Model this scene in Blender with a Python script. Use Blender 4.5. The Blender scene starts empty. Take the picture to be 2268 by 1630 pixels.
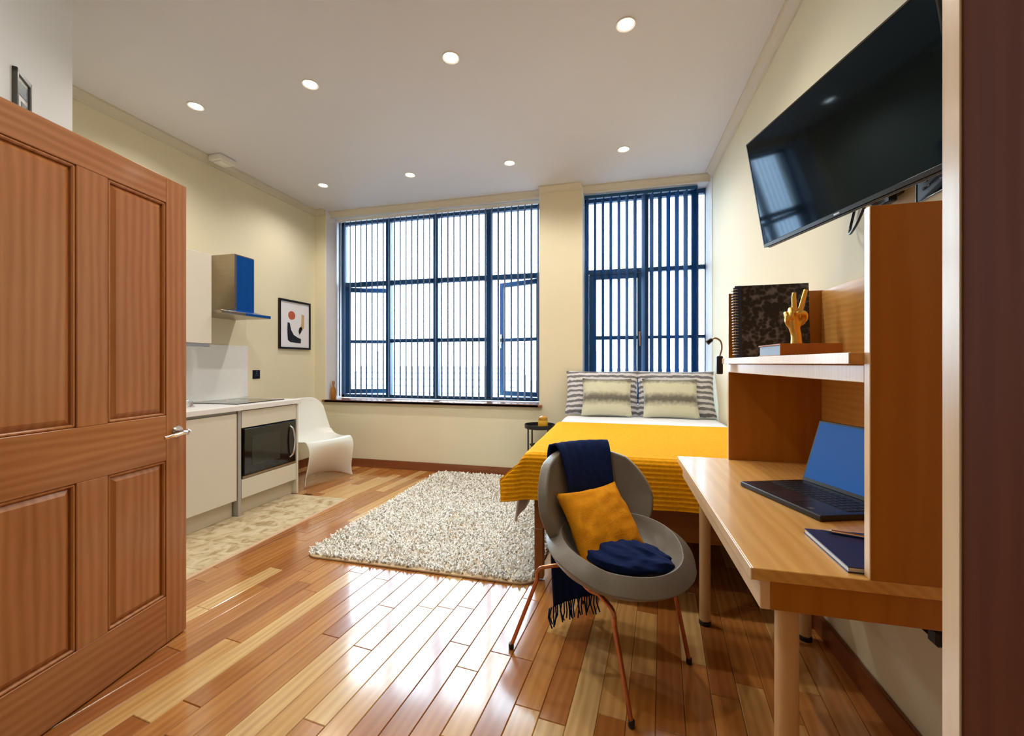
import bpy, bmesh, math, random
from mathutils import Matrix, Vector, noise
random.seed(7)
PI = math.pi
SC = bpy.context.scene
COL = SC.collection

# ------------------------------------------------------------------ camera
F_PX, YAW, CAM_H = 925.0, math.atan(231 / 925.0), 1.2
cam_d = bpy.data.cameras.new('camera')
cam_d.sensor_fit = 'HORIZONTAL'
cam_d.sensor_width = 36.0
cam_d.lens = F_PX / 2268 * 36.0
cam_d.shift_y = -10 / 2268
cam_d.clip_start = 0.02
cam = bpy.data.objects.new('camera', cam_d)
COL.objects.link(cam)
cam.location = (0, 0, CAM_H)
cam.rotation_euler = (PI / 2, 0, YAW)
SC.camera = cam

# ------------------------------------------------------------------ world, exposure
SKY_L = 12.5
LAMP_W = 38.0
w = bpy.data.worlds.new('overcast_sky')
SC.world = w
w.use_nodes = True
bg = w.node_tree.nodes['Background']
bg.inputs[0].default_value = (0.70, 0.85, 1.0, 1)
bg.inputs[1].default_value = SKY_L
vs = SC.view_settings
vs.view_transform = 'Standard'
vs.look = 'None'
vs.gamma = 1
vs.use_curve_mapping = False
vs.exposure = 0.25


def portal(x0, x1, z0, z1, y):
    d = bpy.data.lights.new('window_portal', 'AREA')
    d.shape = 'RECTANGLE'
    d.size, d.size_y = x1 - x0, z1 - z0
    d.cycles.is_portal = True
    o = bpy.data.objects.new('window_portal', d)
    COL.objects.link(o)
    o.location = ((x0 + x1) / 2, y, (z0 + z1) / 2)
    o.rotation_euler = (-PI / 2, 0, 0)


portal(-3.4, -0.75, 0.75, 3.02, 4.72)
portal(-0.36, 0.9, 0.75, 3.02, 4.72)

# ------------------------------------------------------------------ helpers
WM = {}


def lin(c):
    return tuple(((v / 255) / 12.92 if v / 255 <= 0.04045 else ((v / 255 + 0.055) / 1.055) ** 2.4) for v in c)


def thing(name, label, cat, loc=(0, 0, 0), rotz=0.0, group=None):
    o = bpy.data.objects.new(name, None)
    COL.objects.link(o)
    o.empty_display_size = 0.05
    o.location = loc
    o.rotation_euler = (0, 0, rotz)
    WM[o.name] = Matrix.Translation(loc) @ Matrix.Rotation(rotz, 4, 'Z')
    tag(o, label, cat, group)
    return o


def tag(o, label=None, cat=None, group=None, kind=None):
    if label: o['label'] = label
    if cat: o['category'] = cat
    if group: o['group'] = group
    if kind: o['kind'] = kind
    return o


def struct_root(name, loc=(0, 0, 0), label=None):
    o = bpy.data.objects.new(name, None)
    COL.objects.link(o)
    o.empty_display_size = 0.05
    o.location = loc
    WM[o.name] = Matrix.Translation(loc)
    o['kind'] = 'structure'
    if label: o['label'] = label
    return o


def obj(name, bm, mat, parent=None, local=False, smooth=None, mods=None, loc=None, rot=None):
    """one mesh object; bm in world coordinates unless local."""
    if isinstance(bm, bmesh.types.BMesh):
        bmesh.ops.recalc_face_normals(bm, faces=bm.faces)
        me = bpy.data.meshes.new(name)
        bm.to_mesh(me)
        bm.free()
    else:
        me = bm
    if mat is not None and not me.materials:
        for m in (mat if isinstance(mat, (list, tuple)) else [mat]):
            me.materials.append(m)
    if smooth is not None:
        me.polygons.foreach_set('use_smooth', [True] * len(me.polygons))
        me.set_sharp_from_angle(angle=math.radians(smooth))
    o = bpy.data.objects.new(name, me)
    COL.objects.link(o)
    m = Matrix.Identity(4)
    if loc is not None:
        m = Matrix.Translation(loc)
    if rot is not None:
        m = m @ rot.to_4x4()
    o.matrix_basis = m
    wm = m
    if parent is not None:
        o.parent = parent
        if local:
            wm = WM[parent.name] @ m
        else:
            o.matrix_parent_inverse = WM[parent.name].inverted()
    WM[o.name] = wm
    for typ, kw in (mods or []):
        md = o.modifiers.new(typ.lower(), typ)
        for k, v in kw.items():
            setattr(md, k, v)
    return o


def struct(name, bm, mat, parent=None, **kw):
    o = obj(name, bm, mat, parent, **kw)
    if parent is None:
        o['kind'] = 'structure'
    return o


def new():
    return bmesh.new()


def box(x0, x1, y0, y1, z0, z1, bev=0.0, bm=None, seg=1, M=None):
    own = new()
    bmesh.ops.create_cube(own, size=1)
    for v in own.verts:
        v.co = Vector(((x0 + x1) / 2 + v.co.x * (x1 - x0), (y0 + y1) / 2 + v.co.y * (y1 - y0), (z0 + z1) / 2 + v.co.z * (z1 - z0)))
    if bev:
        bmesh.ops.bevel(own, geom=own.edges[:], offset=bev, segments=seg, affect='EDGES', profile=0.5)
    if M is not None:
        bmesh.ops.transform(own, matrix=M, verts=own.verts)
    if bm is None:
        return own
    return merge(bm, own)


def merge(bm, other):
    me = bpy.data.meshes.new('tmp')
    other.to_mesh(me)
    other.free()
    bm.from_mesh(me)
    bpy.data.meshes.remove(me)
    return bm


def lathe(prof, n=24, c=(0, 0, 0), bm=None, M=None):
    own = new()
    rings = []
    for r, z in prof:
        if r < 1e-5:
            rings.append([own.verts.new((c[0], c[1], c[2] + z))])
        else:
            rings.append([own.verts.new((c[0] + r * math.cos(2 * PI * i / n), c[1] + r * math.sin(2 * PI * i / n), c[2] + z)) for i in range(n)])
    for a, b in zip(rings, rings[1:]):
        for i in range(n):
            j = (i + 1) % n
            if len(a) == 1 and len(b) == 1:
                continue
            if len(a) == 1:
                own.faces.new((a[0], b[i], b[j]))
            elif len(b) == 1:
                own.faces.new((a[i], a[j], b[0]))
            else:
                own.faces.new((a[i], a[j], b[j], b[i]))
    if M is not None:
        bmesh.ops.transform(own, matrix=M, verts=own.verts)
    return own if bm is None else merge(bm, own)


def cyl(c, r, z0, z1, n=20, bev=0.002, bm=None, r2=None):
    r2 = r if r2 is None else r2
    return lathe([(0, z0), (r - bev, z0), (r, z0 + bev), (r2, z1 - bev), (r2 - bev, z1), (0, z1)], n, (c[0], c[1], 0), bm)


def smooth_path(pts, k=6):
    """Catmull-Rom through pts."""
    P = [Vector(p) for p in pts]
    P = [P[0] * 2 - P[1]] + P + [P[-1] * 2 - P[-2]]
    out = []
    for i in range(1, len(P) - 2):
        for j in range(k):
            t = j / k
            a, b, c, d = P[i - 1], P[i], P[i + 1], P[i + 2]
            out.append(0.5 * ((2 * b) + (c - a) * t + (2 * a - 5 * b + 4 * c - d) * t * t + (3 * b - a - 3 * c + d) * t ** 3))
    out.append(P[-2].copy())
    return out


def tube(pts, r, n=10, bm=None, r2=None):
    own = new()
    pts = [Vector(p) for p in pts]
    rings = []
    up = None
    L = len(pts)
    for i, p in enumerate(pts):
        d = (pts[min(i + 1, L - 1)] - pts[max(i - 1, 0)]).normalized()
        if up is None:
            up = d.orthogonal().normalized()
        up = (up - d * up.dot(d)).normalized()
        s = d.cross(up)
        rr = r if r2 is None else r + (r2 - r) * i / (L - 1)
        if callable(r): rr = r(i / (L - 1))
        rings.append([own.verts.new(p + (up * math.cos(2 * PI * k / n) + s * math.sin(2 * PI * k / n)) * rr) for k in range(n)])
    for a, b in zip(rings, rings[1:]):
        for k in range(n):
            own.faces.new((a[k], a[(k + 1) % n], b[(k + 1) % n], b[k]))
    own.faces.new(rings[0][::-1])
    own.faces.new(rings[-1])
    return own if bm is None else merge(bm, own)


def poly(pts, h, M=None, bm=None, bev=0.0):
    """extruded polygon: pts in local xy, thickness h along z."""
    own = new()
    vs_ = [own.verts.new((p[0], p[1], 0)) for p in pts]
    f = own.faces.new(vs_)
    r = bmesh.ops.extrude_face_region(own, geom=[f])
    for v in r['geom']:
        if isinstance(v, bmesh.types.BMVert):
            v.co.z += h
    if bev:
        bmesh.ops.bevel(own, geom=own.edges[:], offset=bev, segments=1, affect='EDGES')
    if M is not None:
        bmesh.ops.transform(own, matrix=M, verts=own.verts)
    return own if bm is None else merge(bm, own)


def grid(nu, nv, fn, closed_u=False):
    bm = new()
    V = [[bm.verts.new(fn(i / nu, j / nv)) for j in range(nv + 1)] for i in range(nu + (0 if closed_u else 1))]
    m = len(V)
    for i in range(nu):
        for j in range(nv):
            bm.faces.new((V[i][j], V[(i + 1) % m][j], V[(i + 1) % m][j + 1], V[i][j + 1]))
    return bm


def ellipsoid(c, r, M=None, bm=None, n=14):
    own = new()
    bmesh.ops.create_uvsphere(own, u_segments=n, v_segments=n // 2 + 2, radius=1)
    for v in own.verts:
        v.co = Vector((v.co.x * r[0], v.co.y * r[1], v.co.z * r[2]))
        if M is not None:
            v.co = M @ v.co
        v.co += Vector(c)
    return own if bm is None else merge(bm, own)


# ------------------------------------------------------------------ materials
def mat(name, col, rough=0.5, metal=0.0, spec=0.5, var=0.0, vscale=20.0, bump=0.0, bscale=60.0, coat=0.0, coat_r=0.1,
        emit=None, estr=0.0, sheen=0.0, trans=0.0, stretch=(1, 1, 1), ior=1.5, alpha=1.0):
    m = bpy.data.materials.new(name)
    m.use_nodes = True
    nt = m.node_tree
    b = nt.nodes['Principled BSDF']
    c = lin(col) if max(col) > 1.0 else tuple(col)
    b.inputs['Base Color'].default_value = (*c, 1)
    b.inputs['Roughness'].default_value = rough
    b.inputs['Metallic'].default_value = metal
    b.inputs['Specular IOR Level'].default_value = spec
    b.inputs['IOR'].default_value = ior
    b.inputs['Coat Weight'].default_value = coat
    b.inputs['Coat Roughness'].default_value = coat_r
    b.inputs['Sheen Weight'].default_value = sheen
    b.inputs['Transmission Weight'].default_value = trans
    b.inputs['Alpha'].default_value = alpha
    if emit is not None:
        e = lin(emit) if max(emit) > 1.0 else tuple(emit)
        b.inputs['Emission Color'].default_value = (*e, 1)
        b.inputs['Emission Strength'].default_value = estr
    if var or bump:
        tc = nt.nodes.new('ShaderNodeTexCoord')
        mp = nt.nodes.new('ShaderNodeMapping')
        mp.inputs['Scale'].default_value = stretch
        nt.links.new(tc.outputs['Object'], mp.inputs[0])
    if var:
        n = nt.nodes.new('ShaderNodeTexNoise')
        n.inputs['Scale'].default_value = vscale
        n.inputs['Detail'].default_value = 4
        nt.links.new(mp.outputs[0], n.inputs['Vector'])
        r = nt.nodes.new('ShaderNodeValToRGB')
        r.color_ramp.elements[0].position = 0.3
        r.color_ramp.elements[1].position = 0.7
        r.color_ramp.elements[0].color = (*[x * (1 - var) for x in c], 1)
        r.color_ramp.elements[1].color = (*[min(1, x * (1 + var)) for x in c], 1)
        nt.links.new(n.outputs['Fac'], r.inputs[0])
        nt.links.new(r.outputs[0], b.inputs['Base Color'])
    if bump:
        n2 = nt.nodes.new('ShaderNodeTexNoise')
        n2.inputs['Scale'].default_value = bscale
        n2.inputs['Detail'].default_value = 3
        nt.links.new(mp.outputs[0], n2.inputs['Vector'])
        bp = nt.nodes.new('ShaderNodeBump')
        bp.inputs['Strength'].default_value = bump
        bp.inputs['Distance'].default_value = 0.01
        nt.links.new(n2.outputs['Fac'], bp.inputs['Height'])
        nt.links.new(bp.outputs[0], b.inputs['Normal'])
    return m


def wood(name, dark, light, axis='Z', rough=0.35, scale=1.0, coat=0.15, per_object=None, rings=0.55, coat_r=0.12):
    """grain runs along axis; per_object: list of tones picked at random for each piece."""
    m = bpy.data.materials.new(name)
    m.use_nodes = True
    nt = m.node_tree
    N, Lk = nt.nodes, nt.links
    b = N['Principled BSDF']
    tc = N.new('ShaderNodeTexCoord')
    mp = N.new('ShaderNodeMapping')
    s = [14 * scale] * 3
    s['XYZ'.index(axis)] = 1.1 * scale
    mp.inputs['Scale'].default_value = s
    vec = tc.outputs['Object']
    if per_object:
        oi = N.new('ShaderNodeObjectInfo')
        ad = N.new('ShaderNodeVectorMath')
        ad.operation = 'ADD'
        ml = N.new('ShaderNodeMath')
        ml.operation = 'MULTIPLY'
        ml.inputs[1].default_value = 37.0
        Lk.new(oi.outputs['Random'], ml.inputs[0])
        Lk.new(vec, ad.inputs[0])
        Lk.new(ml.outputs[0], ad.inputs[1])
        vec = ad.outputs[0]
    Lk.new(vec, mp.inputs[0])
    n1 = N.new('ShaderNodeTexNoise')
    n1.inputs['Scale'].default_value = 1.0
    n1.inputs['Detail'].default_value = 6
    n1.inputs['Distortion'].default_value = 0.6
    Lk.new(mp.outputs[0], n1.inputs['Vector'])
    mp2 = N.new('ShaderNodeMapping')
    s2 = [5 * scale] * 3
    s2['XYZ'.index(axis)] = 0.7 * scale
    mp2.inputs['Scale'].default_value = s2
    Lk.new(vec, mp2.inputs[0])
    wv = N.new('ShaderNodeTexWave')
    wv.wave_type = 'RINGS'
    wv.rings_direction = axis
    wv.inputs['Scale'].default_value = 2.2
    wv.inputs['Distortion'].default_value = 5.0
    wv.inputs['Detail'].default_value = 3
    Lk.new(mp2.outputs[0], wv.inputs['Vector'])
    fine = N.new('ShaderNodeTexNoise')
    fine.inputs['Scale'].default_value = 6.0
    fine.inputs['Detail'].default_value = 4
    Lk.new(mp.outputs[0], fine.inputs['Vector'])
    mx = N.new('ShaderNodeMix')
    mx.inputs[0].default_value = rings
    Lk.new(n1.outputs['Fac'], mx.inputs[2])
    Lk.new(wv.outputs['Fac'], mx.inputs[3])
    mx2 = N.new('ShaderNodeMix')
    mx2.inputs[0].default_value = 0.3
    Lk.new(mx.outputs[0], mx2.inputs[2])
    Lk.new(fine.outputs['Fac'], mx2.inputs[3])
    rp = N.new('ShaderNodeValToRGB')
    e = rp.color_ramp.elements
    e[0].position, e[1].position = 0.18, 0.78
    e[0].color = (*lin(dark), 1)
    e[1].color = (*lin(light), 1)
    Lk.new(mx2.outputs[0], rp.inputs[0])
    out = rp.outputs[0]
    if per_object:
        tr = N.new('ShaderNodeValToRGB')
        tr.color_ramp.interpolation = 'CONSTANT'
        els = tr.color_ramp.elements
        n = len(per_object)
        els[0].position = 0
        els[0].color = (*lin(per_object[0]), 1)
        els[1].position = 1 / n
        els[1].color = (*lin(per_object[1]), 1)
        for i in range(2, n):
            q = els.new(i / n)
            q.color = (*lin(per_object[i]), 1)
        Lk.new(oi.outputs['Random'], tr.inputs[0])
        mu = N.new('ShaderNodeMix')
        mu.data_type = 'RGBA'
        mu.blend_type = 'MULTIPLY'
        mu.inputs[0].default_value = 1.0
        Lk.new(tr.outputs[0], mu.inputs[6])
        Lk.new(out, mu.inputs[7])
        out = mu.outputs[2]
    Lk.new(out, b.inputs['Base Color'])
    b.inputs['Roughness'].default_value = rough
    b.inputs['Coat Weight'].default_value = coat
    b.inputs['Coat Roughness'].default_value = coat_r
    b.inputs['IOR'].default_value = 1.7 if per_object else 1.45
    bp = N.new('ShaderNodeBump')
    bp.inputs['Strength'].default_value = 0.08
    bp.inputs['Distance'].default_value = 0.004
    Lk.new(mx2.outputs[0], bp.inputs['Height'])
    Lk.new(bp.outputs[0], b.inputs['Normal'])
    return m


MT = {}
MT['cream'] = mat('cream_paint', (232, 224, 194), 0.75, var=0.015, vscale=3, bump=0.03, bscale=120)
MT['white_wall'] = mat('white_paint', (236, 238, 234), 0.75, var=0.01, vscale=3, bump=0.03, bscale=120)
MT['ceiling'] = mat('ceiling_paint', (220, 221, 224), 0.85, var=0.01, vscale=2, bump=0.03, bscale=90)
MT['cornice'] = mat('cornice_paint', (214, 208, 190), 0.7, var=0.01)
MT['reveal'] = mat('reveal_paint', (240, 242, 244), 0.7, var=0.01)
MT['plank'] = wood('oak_plank', (206, 184, 164), (255, 252, 246), 'Y', 0.2, 1.2, 1.0, rings=0.3,
                   per_object=[(190, 126, 62), (204, 144, 78), (178, 114, 56), (226, 180, 112), (196, 134, 68), (186, 122, 62), (236, 200, 138), (200, 138, 72)], coat_r=0.10)
MT['subfloor'] = mat('dark_subfloor', (60, 34, 18), 0.7, var=0.1)
MT['door_z'] = wood('oak_door_upright', (160, 94, 44), (196, 132, 78), 'Z', 0.32, 0.9, 0.25, rings=0.38)
MT['door_y'] = wood('oak_door_rail', (160, 94, 44), (196, 132, 78), 'Y', 0.32, 0.9, 0.25, rings=0.38)
MT['desk_y'] = wood('oak_desk_top', (204, 146, 70), (230, 178, 102), 'Y', 0.3, 1.5, 0.3, rings=0.35)
MT['desk_z_shaded'] = wood('oak_desk_shaded', (166, 100, 20), (186, 118, 30), 'Z', 0.35, 1.2, 0.15, rings=0.3)  # same oak as the top, shade on the uprights put into the colour
MT['desk_edge'] = wood('oak_edge_band', (220, 182, 138), (238, 206, 166), 'Z', 0.3, 2.0, 0.2, rings=0.2)
MT['wardrobe'] = wood('brown_wardrobe', (78, 34, 10), (96, 46, 14), 'Z', 0.75, 1.5, 0.0, rings=0.25)
MT['wardrobe'].node_tree.nodes['Principled BSDF'].inputs['Specular IOR Level'].default_value = 0.12
MT['base_wood'] = wood('brown_skirting', (120, 66, 34), (150, 88, 48), 'X', 0.35, 1.2, 0.2, rings=0.3)
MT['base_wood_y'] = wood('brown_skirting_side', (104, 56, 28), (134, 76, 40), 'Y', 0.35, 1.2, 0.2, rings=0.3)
MT['sill'] = wood('sill_wood', (136, 86, 54), (170, 116, 80), 'X', 0.25, 1.2, 0.4, rings=0.3)
MT['bed_wood'] = wood('bed_wood', (124, 72, 28), (160, 100, 46), 'X', 0.4, 1.2, 0.1, rings=0.3)
MT['navy'] = mat('navy_metal_frame', (24, 78, 122), 0.4, var=0.05, vscale=8)
MT['glass'] = None
MT['chrome'] = mat('chrome', (215, 215, 218), 0.15, 1.0, var=0.02)
MT['steel'] = mat('brushed_steel', (170, 158, 140), 0.3, 1.0, var=0.06, vscale=6, stretch=(1, 1, 30))
MT['black'] = mat('black_plastic', (18, 18, 20), 0.35, var=0.05)
MT['black_metal'] = mat('black_metal', (20, 19, 20), 0.45, var=0.08)
MT['black_gloss'] = mat('black_gloss', (7, 7, 8), 0.08, var=0.02, coat=0.5, coat_r=0.04)
MT['cab'] = mat('cream_cabinet', (224, 218, 202), 0.35, var=0.015, vscale=4)
MT['plinth'] = mat('plinth_board', (206, 196, 172), 0.45, var=0.03, vscale=6)
MT['worktop'] = mat('white_worktop', (238, 236, 234), 0.3, var=0.02, vscale=30)
MT['white_gloss'] = mat('white_moulded_plastic', (238, 240, 232), 0.28, var=0.01, coat=0.3)
MT['splash'] = mat('white_splashback', (240, 242, 238), 0.15, var=0.01)
MT['white_plastic'] = mat('white_plastic', (236, 234, 226), 0.4, var=0.02)
MT['mustard'] = mat('mustard_fabric', (244, 172, 14), 0.9, var=0.10, vscale=60, bump=0.25, bscale=300, spec=0.2)
MT['linen'] = mat('white_linen', (232, 234, 240), 0.85, var=0.02, vscale=12, bump=0.1, bscale=200)
MT['navy_cloth'] = mat('navy_wool', (16, 36, 84), 0.9, var=0.15, vscale=50, bump=0.3, bscale=260, spec=0.2)
MT['leather'] = mat('grey_leather', (122, 116, 104), 0.38, var=0.07, vscale=14, bump=0.08, bscale=160)
MT['copper'] = mat('copper_tube', (196, 128, 96), 0.22, 1.0, var=0.03)
MT['gold'] = mat('gold_leaf', (232, 184, 92), 0.28, 0.85, var=0.06, vscale=30)
MT['rug'] = mat('ivory_wool', (248, 247, 240), 0.95, var=0.05, vscale=25, spec=0.2)
MT['rug_edge'] = mat('rug_binding', (206, 178, 140), 0.9, var=0.05)
MT['led'] = mat('lamp_lens', (255, 250, 235), 0.4, emit=(255, 246, 226), estr=14.0, var=0.01)


def glass_mat():
    m = bpy.data.materials.new('window_glass')
    m.use_nodes = True
    nt = m.node_tree
    b = nt.nodes['Principled BSDF']
    nt.nodes.remove(b)
    o = nt.nodes['Material Output']
    t = nt.nodes.new('ShaderNodeBsdfTransparent')
    t.inputs[0].default_value = (0.97, 0.985, 0.98, 1)
    g = nt.nodes.new('ShaderNodeBsdfGlossy')
    g.inputs['Roughness'].default_value = 0.02
    f = nt.nodes.new('ShaderNodeFresnel')
    f.inputs[0].default_value = 1.2
    mx = nt.nodes.new('ShaderNodeMixShader')
    nt.links.new(f.outputs[0], mx.inputs[0])
    nt.links.new(t.outputs[0], mx.inputs[1])
    nt.links.new(g.outputs[0], mx.inputs[2])
    nt.links.new(mx.outputs[0], o.inputs[0])
    return m


MT['glass'] = glass_mat()


def blind_mat(name, col, tl):
    m = mat(name, col, 0.8, var=0.05, vscale=40)
    nt = m.node_tree
    b = nt.nodes['Principled BSDF']
    o = nt.nodes['Material Output']
    tr = nt.nodes.new('ShaderNodeBsdfTranslucent')
    tr.inputs[0].default_value = (*lin(col), 1)
    mx = nt.nodes.new('ShaderNodeMixShader')
    mx.inputs[0].default_value = tl
    nt.links.new(b.outputs[0], mx.inputs[1])
    nt.links.new(tr.outputs[0], mx.inputs[2])
    nt.links.new(mx.outputs[0], o.inputs[0])
    return m


MT['slat_glare'] = blind_mat('glare_pale_blind', (112, 120, 136), 0.2)  # same slats as the narrow window, window glare put into a paler colour
MT['slat_backlit'] = blind_mat('backlit_blue_blind', (30, 90, 142), 0.15)  # same fabric again, its backlit shade put into a darker blue

# ------------------------------------------------------------------ room shell
CEIL = 3.03
XL, XR, YW, YF, YB = -3.52, 0.885, 4.30, 4.60, -1.3
# floor : slab with planks and tiles laid on it
floor = struct('floor', box(XL - .3, XR + .3, YB - .2, YW + .1, -0.10, -0.016), MT['subfloor'])
PA = math.radians(-5.7)           # the boards run 5.7 degrees off the room's long axis
PWD = 0.0935
pdir, pper = Vector((math.sin(-PA), math.cos(PA), 0)), Vector((math.cos(PA), -math.sin(-PA), 0))
TILE_X, TILE_Y = -2.31, 3.237
plank_me = {}


def plank_mesh(L):
    if L not in plank_me:
        me = bpy.data.meshes.new('plank')
        b = box(-PWD / 2 + .0006, PWD / 2 - .0006, -L / 2 + .0006, L / 2 - .0006, -0.015, 0.0)
        top = [e for e in b.edges if all(v.co.z > -0.001 for v in e.verts)]
        bmesh.ops.bevel(b, geom=top, offset=0.0022, segments=1, affect='EDGES')
        b.to_mesh(me)
        b.free()
        me.materials.append(MT['plank'])
        plank_me[L] = me
    return plank_me[L]


lens = [0.42, 0.55, 0.7, 0.85, 1.05]
rot_p = Matrix.Rotation(PA, 4, 'Z')
stuff_planks = new()
for ci in range(-48, 30):
    s = -1.6 + random.random() * 0.8
    while s < 5.4:
        L = random.choice(lens)
        mid = Vector((-1.0, 1.0, 0)) + pper * (ci * PWD) + pdir * (s + L / 2 - 1.0)
        s += L
        ends = [mid + pdir * L / 2, mid - pdir * L / 2]
        if max(e.x for e in ends) < XL or min(e.x for e in ends) > XR + .02 or min(e.y for e in ends) > YW + .0 or max(e.y for e in ends) < 0.5:
            continue
        if max(e.x for e in ends) + PWD / 2 < TILE_X and min(e.y for e in ends) < TILE_Y - .05:
            if max(e.y for e in ends) < TILE_Y + .05:
                continue
        if min(e.x for e in ends) < -1.9 and max(e.y for e in ends) < 1.0:
            continue
        cut = (min(e.x for e in ends) - PWD / 2 < TILE_X < max(e.x for e in ends) + PWD / 2 and max(e.y for e in ends) < TILE_Y + .1)
        cut2 = max(e.y for e in ends) > TILE_Y > min(e.y for e in ends) and mid.x < TILE_X - .02
        cut3 = max(e.y for e in ends) + .02 > YW
        if cut or cut2 or cut3:
            b = new()
            b.from_mesh(plank_mesh(L))
            Mx = Matrix.Translation(mid) @ rot_p
            inv = Mx.inverted()
            R3 = inv.to_3x3()
            if cut:
                bmesh.ops.bisect_plane(b, geom=b.verts[:] + b.edges[:] + b.faces[:], plane_co=inv @ Vector((TILE_X, 0, 0)), plane_no=R3 @ Vector((-1, 0, 0)), clear_outer=True)
            elif cut2:
                bmesh.ops.bisect_plane(b, geom=b.verts[:] + b.edges[:] + b.faces[:], plane_co=inv @ Vector((0, TILE_Y, 0)), plane_no=R3 @ Vector((0, -1, 0)), clear_outer=True)
            if cut3:
                bmesh.ops.bisect_plane(b, geom=b.verts[:] + b.edges[:] + b.faces[:], plane_co=inv @ Vector((0, YW - .001, 0)), plane_no=R3 @ Vector((0, 1, 0)), clear_outer=True)
            if len(b.faces) < 4:
                b.free()
                continue
            bmesh.ops.holes_fill(b, edges=b.edges[:], sides=0)
            o = obj('plank', b, MT['plank'], floor, loc=mid, rot=rot_p)
        else:
            o = obj('plank', plank_mesh(L), None, floor, loc=mid, rot=rot_p)


def marble():
    m = bpy.data.materials.new('beige_marble_tile')
    m.use_nodes = True
    nt = m.node_tree
    N, Lk = nt.nodes, nt.links
    b = N['Principled BSDF']
    tc = N.new('ShaderNodeTexCoord')
    oi = N.new('ShaderNodeObjectInfo')
    ad = N.new('ShaderNodeVectorMath')
    ad.operation = 'ADD'
    n = N.new('ShaderNodeTexNoise')
    n.inputs['Scale'].default_value = 13
    n.inputs['Detail'].default_value = 9
    n.inputs['Distortion'].default_value = 0.9
    Lk.new(tc.outputs['Object'], ad.inputs[0])
    Lk.new(oi.outputs['Location'], ad.inputs[1])
    Lk.new(ad.outputs[0], n.inputs['Vector'])
    r = N.new('ShaderNodeValToRGB')
    e = r.color_ramp.elements
    e[0].position, e[1].position = 0.36, 0.6
    e[0].color = (*lin((168, 142, 102)), 1)
    e[1].color = (*lin((216, 200, 166)), 1)
    q = e.new(0.46)
    q.color = (*lin((198, 178, 138)), 1)
    Lk.new(n.outputs['Fac'], r.inputs[0])
    Lk.new(r.outputs[0], b.inputs['Base Color'])
    b.inputs['Roughness'].default_value = 0.28
    return m


MT['marble'] = marble()
tme = None
for i in range(7):
    for j in range(2):
        y1 = TILE_Y - i * 0.33
        x1 = TILE_X - .028 - j * 0.33
        if tme is None:
            b = box(-.164, .164, -.164, .164, -.018, .002)
            tp = [e for e in b.edges if all(v.co.z > 0 for v in e.verts)]
            bmesh.ops.bevel(b, geom=tp, offset=.002, segments=1, affect='EDGES')
            tme = bpy.data.meshes.new('tile')
            b.to_mesh(tme)
            b.free()
            tme.materials.append(MT['marble'])
        obj('tile', tme, None, floor, loc=(x1 - .165, y1 - .165, 0))
struct('trim_1', box(TILE_X - .028, TILE_X + .002, 0.9, TILE_Y, -.015, .004, .002), mat('pale_wood_strip', (214, 178, 142), 0.35, var=0.05))

# ceiling and walls
struct('ceiling', box(XL - .3, XR + .3, YB - .2, 4.85, CEIL, CEIL + .15), MT['ceiling'])
struct('wall_left', box(XL - .25, XL, YB, YW + .45, -.1, CEIL), MT['cream'])
struct('wall_right', box(XR, XR + .25, YB, YW + .45, -.1, CEIL), MT['cream'])
struct('wall_back', box(XL, XR, YB - .2, YB, -.1, CEIL), MT['cream'])
WX = (XL, -3.369, -0.777, -0.339, XR)
SILLZ, HEADZ = 0.775, 2.985
b = box(WX[0], WX[1], YW, YW + .45, -.1, CEIL)
box(WX[2], WX[3], YW, YW + .45, -.1, CEIL, bm=b)
box(WX[1], WX[2], YW, YW + .45, -.1, SILLZ - .035, bm=b)
box(WX[3], WX[4], YW, YW + .45, -.1, SILLZ - .035, bm=b)
struct('wall_window', b, MT['cream'])
b = box(WX[1], WX[2], YW + .10, YW + .45, HEADZ, CEIL)
box(WX[3], WX[4], YW + .10, YW + .45, HEADZ, CEIL, bm=b)
struct('trim_2', b, MT['reveal'])
# white plaster lining of the two window reveals
b = box(WX[1] - .001, WX[1] + .004, YW + .004, YF + .02, SILLZ - .03, CEIL - .001)
box(WX[3] - .004, WX[3] + .004, YW + .004, YF + .02, SILLZ - .03, CEIL - .001, bm=b)
box(WX[4] - .004, WX[4] + .001, YW + .004, YF + .02, SILLZ - .03, CEIL - .001, bm=b)
box(WX[2] - .004, WX[2] + .004, YW + .004, YF + .02, SILLZ - .03, CEIL - .001, bm=b)
struct('trim_3', b, MT['reveal'])
# angled white partition by the entrance
b = poly([(-2.65, 1.5), (XL, 1.5), (XL, YB), (-1.70, YB), (-1.70, 0.58)], CEIL + .1, Matrix.Translation((0, 0, -.1)))
struct('wall_entry', b, MT['white_wall'])

# cornices
CP = [(0, 0), (0, -.062), (.012, -.062), (.018, -.045), (.04, -.022), (.048, -.012), (.06, -.012), (.06, 0)]


def cornice(name, p0, p1, inward):
    p0, p1 = Vector((*p0, CEIL)), Vector((*p1, CEIL))
    inward = Vector((*inward, 0))
    bm = new()
    A = [bm.verts.new(p0 + inward * a + Vector((0, 0, z))) for a, z in CP]
    B = [bm.verts.new(p1 + inward * a + Vector((0, 0, z))) for a, z in CP]
    for i in range(len(CP)):
        j = (i + 1) % len(CP)
        bm.faces.new((A[i], A[j], B[j], B[i]))
    bm.faces.new(A)
    bm.faces.new(B[::-1])
    struct(name, bm, MT['cornice'])


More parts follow.
